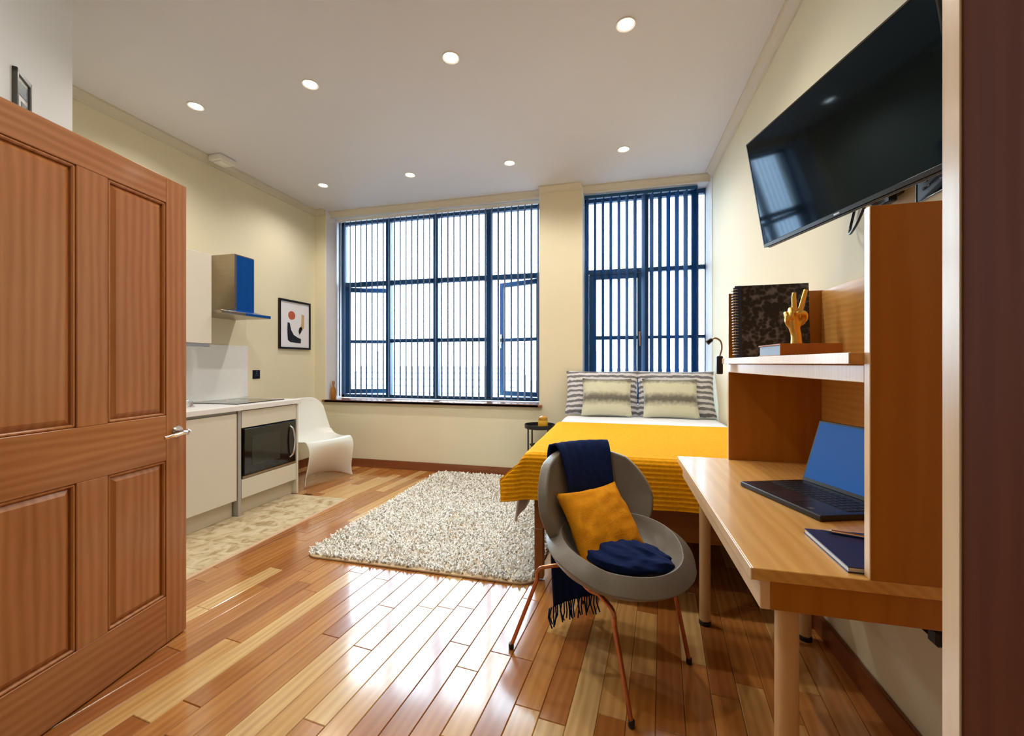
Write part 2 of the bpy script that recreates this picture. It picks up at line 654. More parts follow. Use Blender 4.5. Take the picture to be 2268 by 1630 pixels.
cornice('trim_4', (XL, 1.5), (XL, YW), (1, 0))
cornice('trim_5', (XR, YB), (XR, YW), (-1, 0))
cornice('trim_6', (WX[2], YW), (WX[3], YW), (0, -1))
cornice('trim_7', (WX[0], YW), (WX[1], YW), (0, -1))
cornice('trim_8', (WX[1], YW + .10), (WX[2], YW + .10), (0, -1))
cornice('trim_9', (WX[3], YW + .10), (WX[4], YW + .10), (0, -1))


def skirting(name, x0, x1, y0, y1, m):
    b = box(x0, x1, y0, y1, 0, .094)
    tp = [e for e in b.edges if all(v.co.z > .09 for v in e.verts)]
    bmesh.ops.bevel(b, geom=tp, offset=.006, segments=2, affect='EDGES')
    struct(name, b, m)


skirting('baseboard_window', XL + .02, XR, YW - .018, YW, MT['base_wood'])
skirting('baseboard_right', XR - .018, XR, YB, YW - .018, MT['base_wood_y'])
skirting('baseboard_left', XL, XL + .018, 3.3, YW, MT['base_wood_y'])

# ------------------------------------------------------------------ windows
FD = 0.06      # frame depth


def bar(x0, x1, z0, z1, y0=YF, y1=YF + FD, bev=.004):
    return box(x0, x1, y0, y1, z0, z1, bev)


def sash(root, hx, wdt, z0, z1, side, ang, tz):
    """casement hinged at x=hx, side=+1 opens from the right end, swings outwards by ang."""
    piv = Matrix.Translation((hx, YF + .02, 0)) @ Matrix.Rotation(ang * side, 4, 'Z')
    S = .055
    def bx(a, b_, c, d, bm=None):
        lo, hi = sorted((a * side, b_ * side))
        return box(lo, hi, 0, .045, c, d, .004, bm=bm, M=piv)
    bm = bx(0, S, z0, z1)
    bx(wdt - S, wdt, z0, z1, bm)
    bx(S, wdt - S, z0, z0 + S, bm)
    bx(S, wdt - S, z1 - S, z1, bm)
    s_ = obj('casement_sash', bm, MT['navy'], root)
    obj('sash_bar', bx(S, wdt - S, tz - .02, tz + .02), MT['navy'], s_)
    for (a, b_) in ((z0 + S, tz - .02), (tz + .02, z1 - S)):
        lo, hi = sorted((S * side, (wdt - S) * side))
        obj('pane', box(lo, hi, .019, .025, a, b_, M=piv), MT['glass'], s_)
    hb = new()
    x = (wdt - S / 2) * side
    zc = (z0 + z1) / 2
    box(x - .014, x + .014, -.012, 0, zc - .05, zc + .05, .003, bm=hb, M=piv)
    box(x - .009, x + .009, -.03, -.012, zc - .11, zc + .02, .004, bm=hb, M=piv)
    obj('window_handle', hb, MT['chrome'], s_)


def pane(root, x0, x1, z0, z1):
    obj('pane', box(x0, x1, YF + .027, YF + .033, z0, z1), MT['glass'], root)


T1, T2 = 2.19, 1.478
# ---- left window, four lights wide
w1 = struct_root('window_1', (-2.07, YF, SILLZ), 'wide navy framed window of four columns above the wooden sill')
x0, x1 = WX[1] + .004, WX[2] - .004
fr = bar(x0, x0 + .045, SILLZ, HEADZ)
merge(fr, bar(x1 - .045, x1, SILLZ, HEADZ))
merge(fr, bar(x0, x1, HEADZ - .045, HEADZ))
merge(fr, bar(x0, x1, SILLZ, SILLZ + .04))
obj('window_frame', fr, MT['navy'], w1)
mull = [-2.712, -2.084, -1.422]
for mx_ in mull:
    obj('mullion', bar(mx_ - .031, mx_ + .031, SILLZ + .04, HEADZ - .045, YF - .01, YF + FD), MT['navy'], w1)
cols = [x0 + .045] + mull + [x1 - .045]
for i in range(4):
    a = cols[i] + (0 if i == 0 else .031)
    c = cols[i + 1] - (0 if i == 3 else .031)
    obj('transom', bar(a, c, T1 - .028, T1 + .028), MT['navy'], w1)
    pane(w1, a, c, T1 + .022, HEADZ - .045)
    if i in (1, 2):
        obj('transom', bar(a, c, T2 - .022, T2 + .022), MT['navy'], w1)
        pane(w1, a, c, T2 + .016, T1 - .022)
        pane(w1, a, c, SILLZ + .04, T2 - .016)
sash(w1, cols[0] + .002, cols[1] - .034 - cols[0], SILLZ + .045, T1 - .03, 1, math.radians(20), T2)
sash(w1, cols[4] - .002, cols[4] - cols[3] - .034, SILLZ + .045, T1 - .03, -1, math.radians(20), T2)
bs = box(WX[1] + .005, WX[2] - .005, YW - .035, YF, SILLZ - .034, SILLZ - .004, .006, seg=2)
box(WX[1] - .03, WX[2] + .03, YW - .035, YW - .002, SILLZ - .034, SILLZ - .004, .006, bm=bs, seg=2)
obj('window_sill', bs, MT['sill'], w1)
# ---- right window, two columns
w2 = struct_root('window_2', (0.27, YF, SILLZ), 'narrow navy framed window of two columns behind the bed')
x0, x1 = WX[3] + .004, WX[4] - .004
fr = bar(x0, x0 + .045, SILLZ, HEADZ)
merge(fr, bar(x1 - .008, x1, SILLZ, HEADZ))
merge(fr, bar(x0, x1, HEADZ - .045, HEADZ))
merge(fr, bar(x0, x1, SILLZ, SILLZ + .04))
obj('window_frame', fr, MT['navy'], w2)
mm = 0.30
obj('mullion', bar(mm - .028, mm + .028, SILLZ + .04, HEADZ - .045, YF - .01, YF + FD), MT['navy'], w2)
obj('mullion', bar(.745, .815, SILLZ + .04, HEADZ - .045, YF - .01, YF + FD), MT['navy'], w2)
for (a, c, k) in ((x0 + .045, mm - .028, 0), (mm + .028, .745, 1), (.815, x1 - .008, 1)):
    obj('transom', bar(a, c, T1 - .022, T1 + .022), MT['navy'], w2)
    pane(w2, a, c, T1 + .022, HEADZ - .045)
    if k:
        obj('transom', bar(a, c, T2 - .016, T2 + .016), MT['navy'], w2)
        pane(w2, a, c, T2 + .016, T1 - .022)
        pane(w2, a, c, SILLZ + .04, T2 - .016)
    else:
        sash(w2, a + .002, c - a - .004, SILLZ + .042, T1 - .024, 1, 0.0, T2)
obj('window_sill', box(WX[3] + .005, WX[4] - .005, YW - .02, YF, SILLZ - .034, SILLZ - .004, .006, seg=2), MT['sill'], w2)


# ---- vertical blinds
def vertical_blind(name, label, xa, xb, y, m, ang, n, stack=(), ang2=None):
    r = thing(name, label, 'blind', ((xa + xb) / 2, y, HEADZ - .05), group='vertical blinds at the two windows')
    obj('head_rail', box(xa, xb, y - .02, y + .02, HEADZ - .045, HEADZ - .012, .003), MT['navy'] if m is MT['slat_backlit'] else MT['white_plastic'], r)
    me = bpy.data.meshes.new('slat')
    def fn(u, v):
        t = (u - .5) * .089
        return Vector((t, .004 * (1 - (2 * u - 1) ** 2), v * (2.135)))
    b = grid(4, 1, fn)
    b2 = bmesh.ops.solidify(b, geom=b.faces[:], thickness=.0012)
    b.to_mesh(me)
    b.free()
    me.materials.append(m)
    xs = [xa + .03 + (xb - xa - .06) * i / (n - 1) for i in range(n)]
    for x in xs:
        a = ang + ((ang2 - ang) * xs.index(x) / (n - 1) if ang2 else 0) + random.uniform(-.012, .012)
        obj('slat', me, None, r, loc=(x, y, SILLZ + .025), rot=Matrix.Rotation(a, 4, 'Z'))
    for x, a in stack:
        obj('slat', me, None, r, loc=(x, y, SILLZ + .025), rot=Matrix.Rotation(a, 4, 'Z'))
    return r


vertical_blind('vertical_blind', 'vertical blind toned pale for glare and turned edge on across the wide window', WX[1] + .02, WX[2] - .02, 4.49, MT['slat_glare'], PI / 2 + math.radians(47), 34, ang2=PI / 2 + math.radians(25))
vertical_blind('vertical_blind', 'vertical blind toned blue for backlit shade over the narrow window behind the bed', WX[3] + .01, WX[4] - .10, 4.49, MT['slat_backlit'], PI / 2 + math.radians(21), 14)

# ------------------------------------------------------------------ entrance door (open)
E2, dd = Vector((-1.878, 1.47, 0)), Vector((-.161, .987, 0)).normalized()
nn = Vector((dd.y, -dd.x, 0))
DW, DH, DT = 0.778, 1.988, 0.042
hinge = E2 - dd * DW
DM = Matrix(((-nn.x, dd.x, 0, hinge.x), (-nn.y, dd.y, 0, hinge.y), (0, 0, 1, 0.006), (0, 0, 0, 1)))  # local x = depth away from viewer, y = along leaf
door = struct_root('door_1', (hinge.x, hinge.y, 0), 'open oak four panel door at the left')


def dbox(d0, d1, y0, y1, z0, z1, bev=.002):
    return box(d0, d1, y0, y1, z0, z1, bev)


def dpart(name, bm, m, parent=None):
    o = obj(name, bm, m, parent or door, loc=DM.to_translation(), rot=DM.to_3x3())
    return o


S1, M0, M1 = .10, .337, .441       # distances from the lock edge
rails = [(0, .20), (.78, .972), (1.88, DH)]
dpart('stile', dbox(0, DT, DW - S1, DW, 0, DH), MT['door_z'])
dpart('stile', dbox(0, DT, 0, S1, 0, DH), MT['door_z'])
for z0, z1 in rails:
    dpart('rail', dbox(0, DT, S1, DW - S1, z0, z1), MT['door_y'])
for z0, z1 in ((.20, .78), (.972, 1.88)):
    dpart('muntin', dbox(0, DT, DW - M1, DW - M0, z0, z1), MT['door_z'])
    for (a, c) in ((S1, DW - M1), (DW - M0, DW - S1)):
        # raised and fielded panel: sunk edge, sloping margin, flat field
        bm = new()
        mg = .032
        d_in = .017
        ring0 = [(d_in, a, z0), (d_in, c, z0), (d_in, c, z1), (d_in, a, z1)]
        ring1 = [(d_in, a + .010, z0 + .010), (d_in, c - .010, z0 + .010), (d_in, c - .010, z1 - .010), (d_in, a + .010, z1 - .010)]
        ring2 = [(.005, a + mg, z0 + mg), (.005, c - mg, z0 + mg), (.005, c - mg, z1 - mg), (.005, a + mg, z1 - mg)]
        back = [(DT - .012, p[1], p[2]) for p in ring0]
        R = [[bm.verts.new(p) for p in q] for q in (back, ring0, ring1, ring2)]
        for A_, B_ in zip(R, R[1:]):
            for i in range(4):
                bm.faces.new((A_[i], A_[(i + 1) % 4], B_[(i + 1) % 4], B_[i]))
        bm.faces.new(R[0])
        bm.faces.new(R[3])
        pn = dpart('panel', bm, MT['door_z'])
        # bead around the panel
        bd = new()
        for (q0, q1, q2, q3) in ((a, a + .012, z0, z1), (c - .012, c, z0, z1), (a, c, z0, z0 + .012), (a, c, z1 - .012, z1)):
            box(.003, .020, q0, q1, q2, q3, .004, bm=bd)
        dpart('bead', bd, MT['door_z'], pn)
h = dpart('door_handle', lathe([(0, 0), (.025, 0), (.026, .004), (.022, .009), (0, .010)], 20, M=Matrix.Translation((-.0, DW - .048, .895)) @ Matrix.Rotation(-PI / 2, 4, 'Y')), MT['chrome'])
hb = tube([(-.008, DW - .048, .895), (-.05, DW - .048, .895)], .009, 12)
tube(smooth_path([(-.048, DW - .048, .895), (-.054, DW - .075, .895), (-.052, DW - .12, .890), (-.046, DW - .155, .886)], 5), .0095, 12, bm=hb, r2=.007)
ellipsoid((-.05, DW - .048, .895), (.012, .012, .012), bm=hb)
dpart('lever', hb, MT['chrome'], h)
dpart('latch_plate', box(.006, .036, DW, DW + .0015, .83, .96), MT['chrome'])
for z in (.2, 1.0, 1.75):
    dpart('hinge', lathe([(0, z), (.007, z), (.007, z + .09), (0, z + .09)], 10, (-.004, -.004, 0)), MT['chrome'])

# framed notice on the angled entrance wall
u_ = Vector((.717, -.697, 0)).normalized()
nw = Vector((.697, .717, 0)).normalized()
NM = Matrix(((u_.x, 0, nw.x, -2.65), (u_.y, 0, nw.y, 1.5), (0, 1, 0, 0), (0, 0, 0, 1)))   # local x along wall, y up, z out
nt_ = thing('framed_notice', 'small grey framed notice above the open door', 'sign', tuple(NM @ Vector((.56, 2.12, 0))))
b = new()
for q in ((.50, .625, 2.30, 2.32), (.50, .625, 2.10, 2.12), (.50, .515, 2.10, 2.32), (.61, .625, 2.10, 2.32)):
    box(q[0], q[1], q[2], q[3], .001, .016, .002, bm=b, M=NM)
obj('frame', b, mat('grey_frame', (84, 86, 84), 0.4, var=0.05), nt_)
obj('sheet', box(.515, .61, 2.12, 2.30, .002, .008, M=NM), MT['white_plastic'], nt_)
b = box(.522, .603, 2.235, 2.285, .008, .010, M=NM)
box(.522, .57, 2.15, 2.215, .008, .010, bm=b, M=NM)
obj('printed_block', b, mat('printed_grey', (120, 132, 136), 0.5, var=0.2, vscale=60), nt_)

# ------------------------------------------------------------------ ceiling downlights
def downlight(x, y, label, visible=True):
    r = thing('downlight', label, 'ceiling light', (x, y, CEIL), group='recessed ceiling downlights')
    obj('bezel', lathe([(.040, -.002), (.050, -.006), (.053, -.003), (.053, .0), (.040, .0), (.040, -.002)], 24), MT['white_plastic'], r, local=True, smooth=40)
    obj('lens', lathe([(0, -.0045), (.034, -.004), (.040, -.001), (.0, -.001)], 20), MT['led'], r, local=True, smooth=40)
    d = bpy.data.lights.new('downlight_beam', 'SPOT')
    d.energy = LAMP_W
    d.color = (1.0, 0.94, 0.86)
    d.spot_size = math.radians(150)
    d.spot_blend = 0.8
    d.shadow_soft_size = 0.04
    l = bpy.data.objects.new('downlight_beam', d)
    COL.objects.link(l)
    l.parent = r
    l.location = (0, 0, -.012)


ROWA, ROWB, ROWC = 3.69, 2.335, 0.98
for x, nm in ((-2.92, 'leftmost lit downlight of the row by the windows'), (-1.94, 'second lit downlight from the left in the row by the windows'),
              (-.945, 'third lit downlight from the left in the row by the windows'), (.06, 'rightmost lit downlight, near the narrow window')):
    downlight(x, ROWA, nm)
for x, nm in ((-2.90, 'leftmost lit downlight of the nearer row, over the kitchen'), (-1.945, 'second lit downlight from the left in the nearer row'),
              (-.96, 'third lit downlight from the left in the nearer row')):
    downlight(x, ROWB, nm)
downlight(.05, ROWB, 'rightmost lit downlight of the nearer row, over the bed foot')
downlight(-.96, ROWC, 'added fill downlight out of view, left of the camera')  # unseen lamp continuing the ceiling grid, added for fill

# heat alarm on the ceiling edge
al = thing('heat_alarm', 'white box alarm at the top of the kitchen wall', 'alarm', (-3.40, 2.98, CEIL))
b = box(-3.47, -3.33, 2.90, 3.06, CEIL - .05, CEIL - .0005, .012, seg=2)
obj('base', b, MT['white_plastic'], al, smooth=40)
obj('cover', box(-3.445, -3.355, 2.925, 3.035, CEIL - .064, CEIL - .048, .008, seg=2), MT['white_gloss'], al, smooth=40)

# ------------------------------------------------------------------ kitchen
WT = 0.872
KX = -2.86
Y0K = 1.56
cab = thing('base_cabinet', 'cream base cabinet with one plain door beside the microwave unit', 'cabinet', (-3.19, 2.1, 0), group='kitchen base units')
obj('body', box(XL + .002, KX - .02, Y0K, 2.632, .13, WT - .042), MT['cab'], cab)
obj('door', box(KX - .019, KX, Y0K + .42, 2.63, .135, WT - .062, .002), MT['cab'], cab)
obj('plinth', box(XL + .1, KX - .05, Y0K, 2.632, .003, .13), MT['plinth'], cab)
obj('grip_rail', box(KX - .018, KX - .008, Y0K, 2.632, WT - .060, WT - .043, .001), mat('grey_grip', (150, 150, 148), 0.3, 0.6, var=0.02), cab)
mw = thing('appliance_cabinet', 'cream cabinet housing the built in microwave at the counter end', 'cabinet', (-3.19, 2.95, 0), group='kitchen base units')
obj('side_panel', box(XL + .002, KX - .004, 2.645, 2.672, .003, WT - .042, .001), mat('grey_gable', (176, 172, 166), 0.4, var=0.03), mw)
obj('side_panel', box(XL + .002, KX + .004, 3.250, 3.272, .003, WT - .042, .001), MT['cab'], mw)
obj('back_panel', box(XL + .002, XL + .02, 2.672, 3.250, .13, WT - .042), MT['cab'], mw)
obj('shelf', box(XL + .02, KX - .03, 2.672, 3.250, .27, .288), MT['cab'], mw)
obj('top_panel', box(KX - .02, KX, 2.675, 3.248, .690, WT - .048, .002), MT['cab'], mw)
obj('bottom_panel', box(KX - .02, KX, 2.675, 3.248, .135, .285, .002), MT['cab'], mw)
obj('plinth', box(XL + .1, KX - .05, 2.672, 3.250, .003, .13), MT['plinth'], mw)
mo = thing('microwave', 'black built in microwave with curved steel handle', 'microwave', (-3.05, 2.95, .29))
obj('body', box(-3.25, KX - .012, 2.680, 3.243, .290, .686, .002), MT['black'], mo)
obj('trim_strip', box(KX - .012, KX + .003, 2.680, 3.243, .290, .308, .001), MT['steel'], mo)
dr = obj('door', box(KX - .012, KX + .008, 2.690, 3.235, .312, .680, .004), MT['black_gloss'], mo)
obj('viewing_window', box(KX + .008, KX + .0095, 2.76, 3.05, .375, .615, .0005), mat('smoked_glass', (52, 54, 48), 0.1, var=0.1, vscale=5), dr)
hp = smooth_path([(KX + .008, 3.165, .36), (KX + .032, 3.178, .40), (KX + .042, 3.182, .50), (KX + .032, 3.178, .60), (KX + .008, 3.165, .64)], 6)
obj('handle', tube(hp, .009, 10), MT['chrome'], dr, smooth=50)
# worktop
wk = box(XL + .001, KX + .025, Y0K - .02, 3.285, WT - .040, WT, .004, seg=2)
tag(obj('worktop', wk, MT['worktop']), 'white kitchen worktop over the cream base units', 'worktop')
tag(obj('splashback', box(XL + .0005, XL + .007, 1.56, 3.355, WT + .0, 1.372, .001), MT['splash']), 'glossy white splashback panel on the kitchen wall', 'splashback')
hob = thing('hob', 'flat black glass hob set in the white worktop', 'hob', (-3.17, 2.93, WT))
obj('glass_plate', box(-3.42, -2.925, 2.69, 3.18, WT, WT + .007, .002), MT['black_gloss'], hob)
for (hx, hy, hr) in ((-3.3, 2.82, .08), (-3.05, 2.82, .07), (-3.3, 3.05, .07), (-3.05, 3.05, .09)):
    obj('cooking_zone', lathe([(hr - .003, .0071), (hr, .0078), (hr + .003, .0071)], 28, (hx, hy, WT)), mat('zone_grey', (90, 90, 92), 0.3, var=0.02), hob)
tp = thing('tap', 'chrome kitchen tap peeping from behind the door edge', 'tap', (-3.1, 2.46, WT))
obj('tap_body', lathe([(0, 0), (.024, 0), (.024, .006), (.014, .010), (.012, .045), (0, .048)], 16, (-3.1, 2.46, WT)), MT['chrome'], tp, smooth=40)
obj('spout', tube(smooth_path([(-3.1, 2.46, WT + .038), (-3.085, 2.43, WT + .055), (-3.06, 2.38, WT + .05)], 6), .008, 10), MT['chrome'], tp, smooth=50)

wc = thing('wall_cabinet', 'cream wall cabinet hanging beside the range hood', 'cabinet', (-3.36, 2.4, 1.36))
obj('body', box(XL + .001, -3.222, 1.62, 2.712, 1.372, 2.085, .001), MT['cab'], wc)
obj('door', box(-3.22, -3.2, 2.12, 2.710, 1.362, 2.085, .002), MT['cab'], wc)
obj('door', box(-3.22, -3.2, 1.63, 2.115, 1.362, 2.085, .002), MT['cab'], wc)
obj('light_pelmet', box(-3.24, -3.205, 1.64, 2.70, 1.336, 1.362, .002), mat('grey_pelmet', (158, 160, 170), 0.35, 0.3, var=0.03), wc)

hood_blue = mat('blue_hood_face', (8, 78, 158), 0.25, 0.2, var=0.10, vscale=4, stretch=(1, 6, .5))  # blue tone over the hood's front faces and collar
rh = thing('range_hood', 'steel chimney range hood with a blue front face', 'range hood', (-3.3, 3.0, 1.61))
ch = obj('chimney', box(XL + .001, -3.252, 2.968, 3.171, 1.655, 2.165, .002), MT['steel'], rh)
obj('front_face', box(-3.252, -3.2505, 2.990, 3.170, 1.66, 2.155, .0003), hood_blue, ch)
b = box(XL + .001, -3.12, 2.73, 3.228, 1.612, 1.640, .003)
can = obj('canopy', b, MT['steel'], rh)
obj('front_face', box(-3.1205, -3.1185, 2.96, 3.226, 1.616, 1.637, .0003), hood_blue, can)
b = new()
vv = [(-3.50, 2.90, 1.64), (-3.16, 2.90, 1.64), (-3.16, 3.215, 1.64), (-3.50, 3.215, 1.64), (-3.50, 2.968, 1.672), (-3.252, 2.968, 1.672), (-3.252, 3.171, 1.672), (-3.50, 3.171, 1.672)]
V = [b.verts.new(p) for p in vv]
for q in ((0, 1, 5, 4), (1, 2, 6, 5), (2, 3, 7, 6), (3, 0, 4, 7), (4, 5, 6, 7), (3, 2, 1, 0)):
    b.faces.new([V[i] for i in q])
obj('collar', b, hood_blue, can)


MT['slot'] = mat('slot_grey', (120, 118, 116), 0.4, var=0.02)


# sockets
def socket(label, M, double=False, rim=None, loc=(0, 0, 0)):
    s_ = thing('wall_socket', label, 'socket', loc, group='black wall sockets')
    wd = .146 if double else .086
    obj('plate', box(-wd / 2, wd / 2, -.043, .043, 0, .008, .002, M=M), MT['black_gloss'], s_)
    if rim:
        b = new()
        for q in ((-wd / 2 - .004, wd / 2 + .004, .043, .047), (-wd / 2 - .004, wd / 2 + .004, -.047, -.043), (-wd / 2 - .004, -wd / 2, -.047, .047), (wd / 2, wd / 2 + .004, -.047, .047)):
            box(q[0], q[1], q[2], q[3], 0, .010, .001, bm=b, M=M)
        obj('rim', b, rim, s_)
    for cx_ in ((-.035, .035) if double else (0,)):
        b = box(cx_ - .004, cx_ + .004, .004, .014, .008, .0095, M=M)
        box(cx_ - .015, cx_ - .007, -.012, -.007, .008, .0095, bm=b, M=M)
        box(cx_ + .007, cx_ + .015, -.012, -.007, .008, .0095, bm=b, M=M)
        obj('contact_slots', b, MT['slot'], s_)
        obj('switch', box(cx_ - .006, cx_ + .006, .024, .036, .008, .0115, .001, M=M), MT['steel'], s_)
    return s_


ML = Matrix(((0, 0, 1, XL), (1, 0, 0, 3.456), (0, 1, 0, 1.09), (0, 0, 0, 1)))
socket('small black socket on the wall above the hob', ML, loc=(XL, 3.456, 1.09))
MR1 = Matrix(((0, 0, -1, XR), (-1, 0, 0, 1.44), (0, 1, 0, 1.725), (0, 0, 0, 1)))
socket('black socket with chrome rim on the wall under the television', MR1, True, MT['chrome'], (XR, 1.44, 1.72))
MR2 = Matrix(((0, 0, -1, XR), (-1, 0, 0, 1.425), (0, 1, 0, .455), (0, 0, 0, 1)))
socket('black double socket on the wall below the desk', MR2, True, None, (XR, 1.42, .45))
pw = thing('power_cable', 'black cable and plug hanging below the desk end', 'cable', (XR - .03, 1.4, .45))
obj('plug', box(XR - .045, XR - .010, 1.372, 1.412, .43, .475, .006), MT['black'], pw)
obj('cord', tube(smooth_path([(XR - .04, 1.392, .46), (XR - .06, 1.41, .50), (XR - .05, 1.45, .55), (XR - .04, 1.5, .53), (XR - .03, 1.55, .60), (XR - .03, 1.55, .68)], 6), .004, 8), MT['black'], pw, smooth=60)

# framed abstract print
pc = thing('framed_print', 'black framed abstract print on the wall above the white chair', 'picture', (XL, 3.97, 1.36))
PM = Matrix(((0, 0, 1, XL + .001), (1, 0, 0, 3.735), (0, 1, 0, 1.36), (0, 0, 0, 1)))
PWi, PHi = .473, .545
b = new()
for q in ((0, PWi, 0, .022), (0, PWi, PHi - .022, PHi), (0, .022, .022, PHi - .022), (PWi - .022, PWi, .022, PHi - .022)):
    box(q[0], q[1], q[2], q[3], 0, .022, .002, bm=b, M=PM)
obj('frame', b, MT['black'], pc)
sh = obj('sheet', box(.022, PWi - .022, .022, PHi - .022, .002, .010, M=PM), mat('print_paper', (236, 238, 244), 0.6, var=0.01), pc)


def shape(name, pts, colr):
    obj(name, poly(pts, .0015, PM @ Matrix.Translation((0, 0, .010))), mat(name + '_ink', colr, 0.6, var=0.05), sh)


shape('printed_disc', [(.185 + .052 * math.cos(t * PI / 12), .375 + .048 * math.sin(t * PI / 12)) for t in range(24)], (190, 96, 68))
shape('printed_arc', [(.335, .40), (.375, .395), (.372, .25), (.345, .215), (.315, .235), (.330, .30)], (206, 172, 122))
shape('printed_leaf', [(.300, .245), (.330, .262), (.345, .235), (.325, .195), (.300, .165), (.288, .205)], (22, 22, 26))
shape('printed_boot', [(.125, .295), (.155, .290), (.175, .215), (.215, .160), (.270, .135), (.325, .120), (.322, .070), (.250, .072), (.165, .078), (.128, .100), (.120, .2)], (18, 22, 38))

# ------------------------------------------------------------------ white moulded S chair
chr_ = thing('moulded_chair', 'white moulded S shaped chair at the end of the kitchen', 'chair', (-3.06, 3.75, 0), math.radians(-18))
prof = [(-.215, .835), (-.210, .76), (-.190, .66), (-.165, .56), (-.135, .475), (-.075, .425), (.03, .405), (.14, .415), (.225, .425), (.265, .395), (.255, .33), (.205, .24), (.135, .14), (.075, .06), (.03, .004)]
pp = smooth_path([(x, 0, z) for x, z in prof], 5)
LP = len(pp) - 1


def chair_fn(u, v):
    i = v * LP
    k = min(int(i), LP - 1)
    p = pp[k].lerp(pp[k + 1], i - k)
    t = 2 * u - 1
    z = p.z
    if v < .30:      # back: narrow at the top, rounded
        q = v / .30
        wd = .185 + .05 * min(1, q * 1.2)
        top = 1 - q
        z -= .075 * (abs(t) ** 4) * max(0, 1 - q * 3.2)
        p = Vector((p.x + .055 * abs(t) ** 2.5 * (1 - .4 * top), 0, z))
    elif v < .62:
        q = (v - .30) / .32
        wd = .235 + .020 * math.sin(q * PI / 2)
        p = Vector((p.x + .055 * abs(t) ** 2.5 * (1 - q), 0, z + .028 * abs(t) ** 3 * (1 - q)))
    else:
        q = (v - .62) / .38
        wd = .255 - .012 * math.sin(q * PI) + .015 * q
        fw = .225 * q ** 1.4 * abs(t) ** 3
        hem = .055 * q ** 4 * (1 - abs(t) ** 4)
        p = Vector((p.x + fw, 0, z + hem))
    return Vector((p.x, t * wd, max(.006, p.z)))


obj('shell', grid(24, 60, chair_fn), MT['white_gloss'], chr_, local=True, smooth=60,
    mods=[('SOLIDIFY', dict(thickness=.012, offset=0)), ('SUBSURF', dict(levels=1, render_levels=1))])

# amber bottle on the sill
bt = thing('bottle', 'small amber bottle with a brown stopper on the window sill', 'bottle', (-3.315, 4.37, SILLZ))
obj('glass_body', lathe([(0, 0), (.026, 0), (.030, .006), (.030, .10), (.026, .125), (.013, .15), (.012, .175), (0, .176)], 20, (-3.315, 4.37, SILLZ - .003)), mat('amber_glass', (196, 130, 48), 0.12, var=0.05, trans=0.35), bt, smooth=40)
obj('stopper', lathe([(0, .174), (.013, .174), (.016, .182), (.017, .205), (.012, .216), (0, .218)], 16, (-3.315, 4.37, SILLZ - .003)), MT['sill'], bt, smooth=40)

# ------------------------------------------------------------------ rug
RX0, RX1, RY0, RY1 = -1.895, -.425, 2.20, 4.255
rg = thing('shag_rug', 'ivory shaggy rug on the boards beside the bed', 'rug', ((RX0 + RX1) / 2, (RY0 + RY1) / 2, 0))


def rrect(x0, x1, y0, y1, r, n=8):
    pts = []
    for cx_, cy_, a0 in ((x1 - r, y0 + r, -PI / 2), (x1 - r, y1 - r, 0), (x0 + r, y1 - r, PI / 2), (x0 + r, y0 + r, PI)):
        for i in range(n + 1):
            a = a0 + PI / 2 * i / n
            pts.append((cx_ + r * math.cos(a), cy_ + r * math.sin(a)))
    return pts


obj('backing', poly(rrect(RX0, RX1, RY0, RY1, .10), .012, Matrix.Translation((0, 0, .001)), bev=.003), MT['rug_edge'], rg)
rnd = random.Random(3)
verts, faces = [], []
for k in range(30000):
    x = rnd.uniform(RX0 + .01, RX1 - .01)
    y = rnd.uniform(RY0 + .012, RY1 - .012)
    dx = max(RX0 + .1 - x, x - (RX1 - .1), 0)
    dy = max(RY0 + .1 - y, y - (RY1 - .1), 0)
    if dx > 0 and dy > 0 and math.hypot(dx, dy) > .092:
        continue
    a = rnd.uniform(0, 2 * PI)
    ln = rnd.uniform(.014, .030)
    ww = rnd.uniform(.004, .0075)
    lean = rnd.uniform(.3, 1.1) * ln
    c_, s_ = math.cos(a), math.sin(a)
    i0 = len(verts)
    verts += [(x - s_ * ww, y + c_ * ww, .010), (x + s_ * ww, y - c_ * ww, .010),
              (x + c_ * lean * .4 - s_ * ww * .9, y + s_ * lean * .4 + c_ * ww * .9, .012 + ln * .6), (x + c_ * lean * .4 + s_ * ww * .9, y + s_ * lean * .4 - c_ * ww * .9, .012 + ln * .6),
              (x + c_ * lean, y + s_ * lean, .012 + ln * .85)]
    faces += [(i0, i0 + 1, i0 + 3, i0 + 2), (i0 + 2, i0 + 3, i0 + 4)]
me = bpy.data.meshes.new('pile')
me.from_pydata(verts, [], faces)
me.materials.append(MT['rug'])
po = obj('pile', me, None, rg)
po['kind'] = 'stuff'

# ------------------------------------------------------------------ bed
BX0, BX1, BY0, BY1 = -.44, XR - .02, 2.27, 4.26
bed = thing('bed', 'double bed with a wooden base on tall legs', 'bed', ((BX0 + BX1) / 2, 3.26, 0))
obj('foot_rail', box(BX0 + .0, BX1 - .02, BY0, BY0 + .03, .29, .48, .004), MT['bed_wood'], bed)
obj('head_rail', box(BX0 + .0, BX1 - .02, BY1 - .05, BY1 - .02, .29, .48, .004), MT['bed_wood'], bed)
for xx in (BX0, BX1 - .05):
    obj('side_rail', box(xx, xx + .03, BY0 + .03, BY1 - .05, .29, .48, .004), MT['bed_wood'], bed)
    for yy in (BY0 + .0, BY1 - .08):
        obj('leg', box(xx - (.0 if xx < 0 else .02), xx + .05, yy, yy + .05, 0.001 if xx > 0 else .012, .29, .004), MT['bed_wood'], bed)
obj('slat_deck', box(BX0 + .03, BX1 - .05, BY0 + .03, BY1 - .05, .44, .46), MT['bed_wood'], bed)
obj('mattress', box(BX0 + .015, BX1 - .03, BY0 + .02, BY1 - .03, .482, .675, .05, seg=3), MT['linen'], bed, smooth=50)


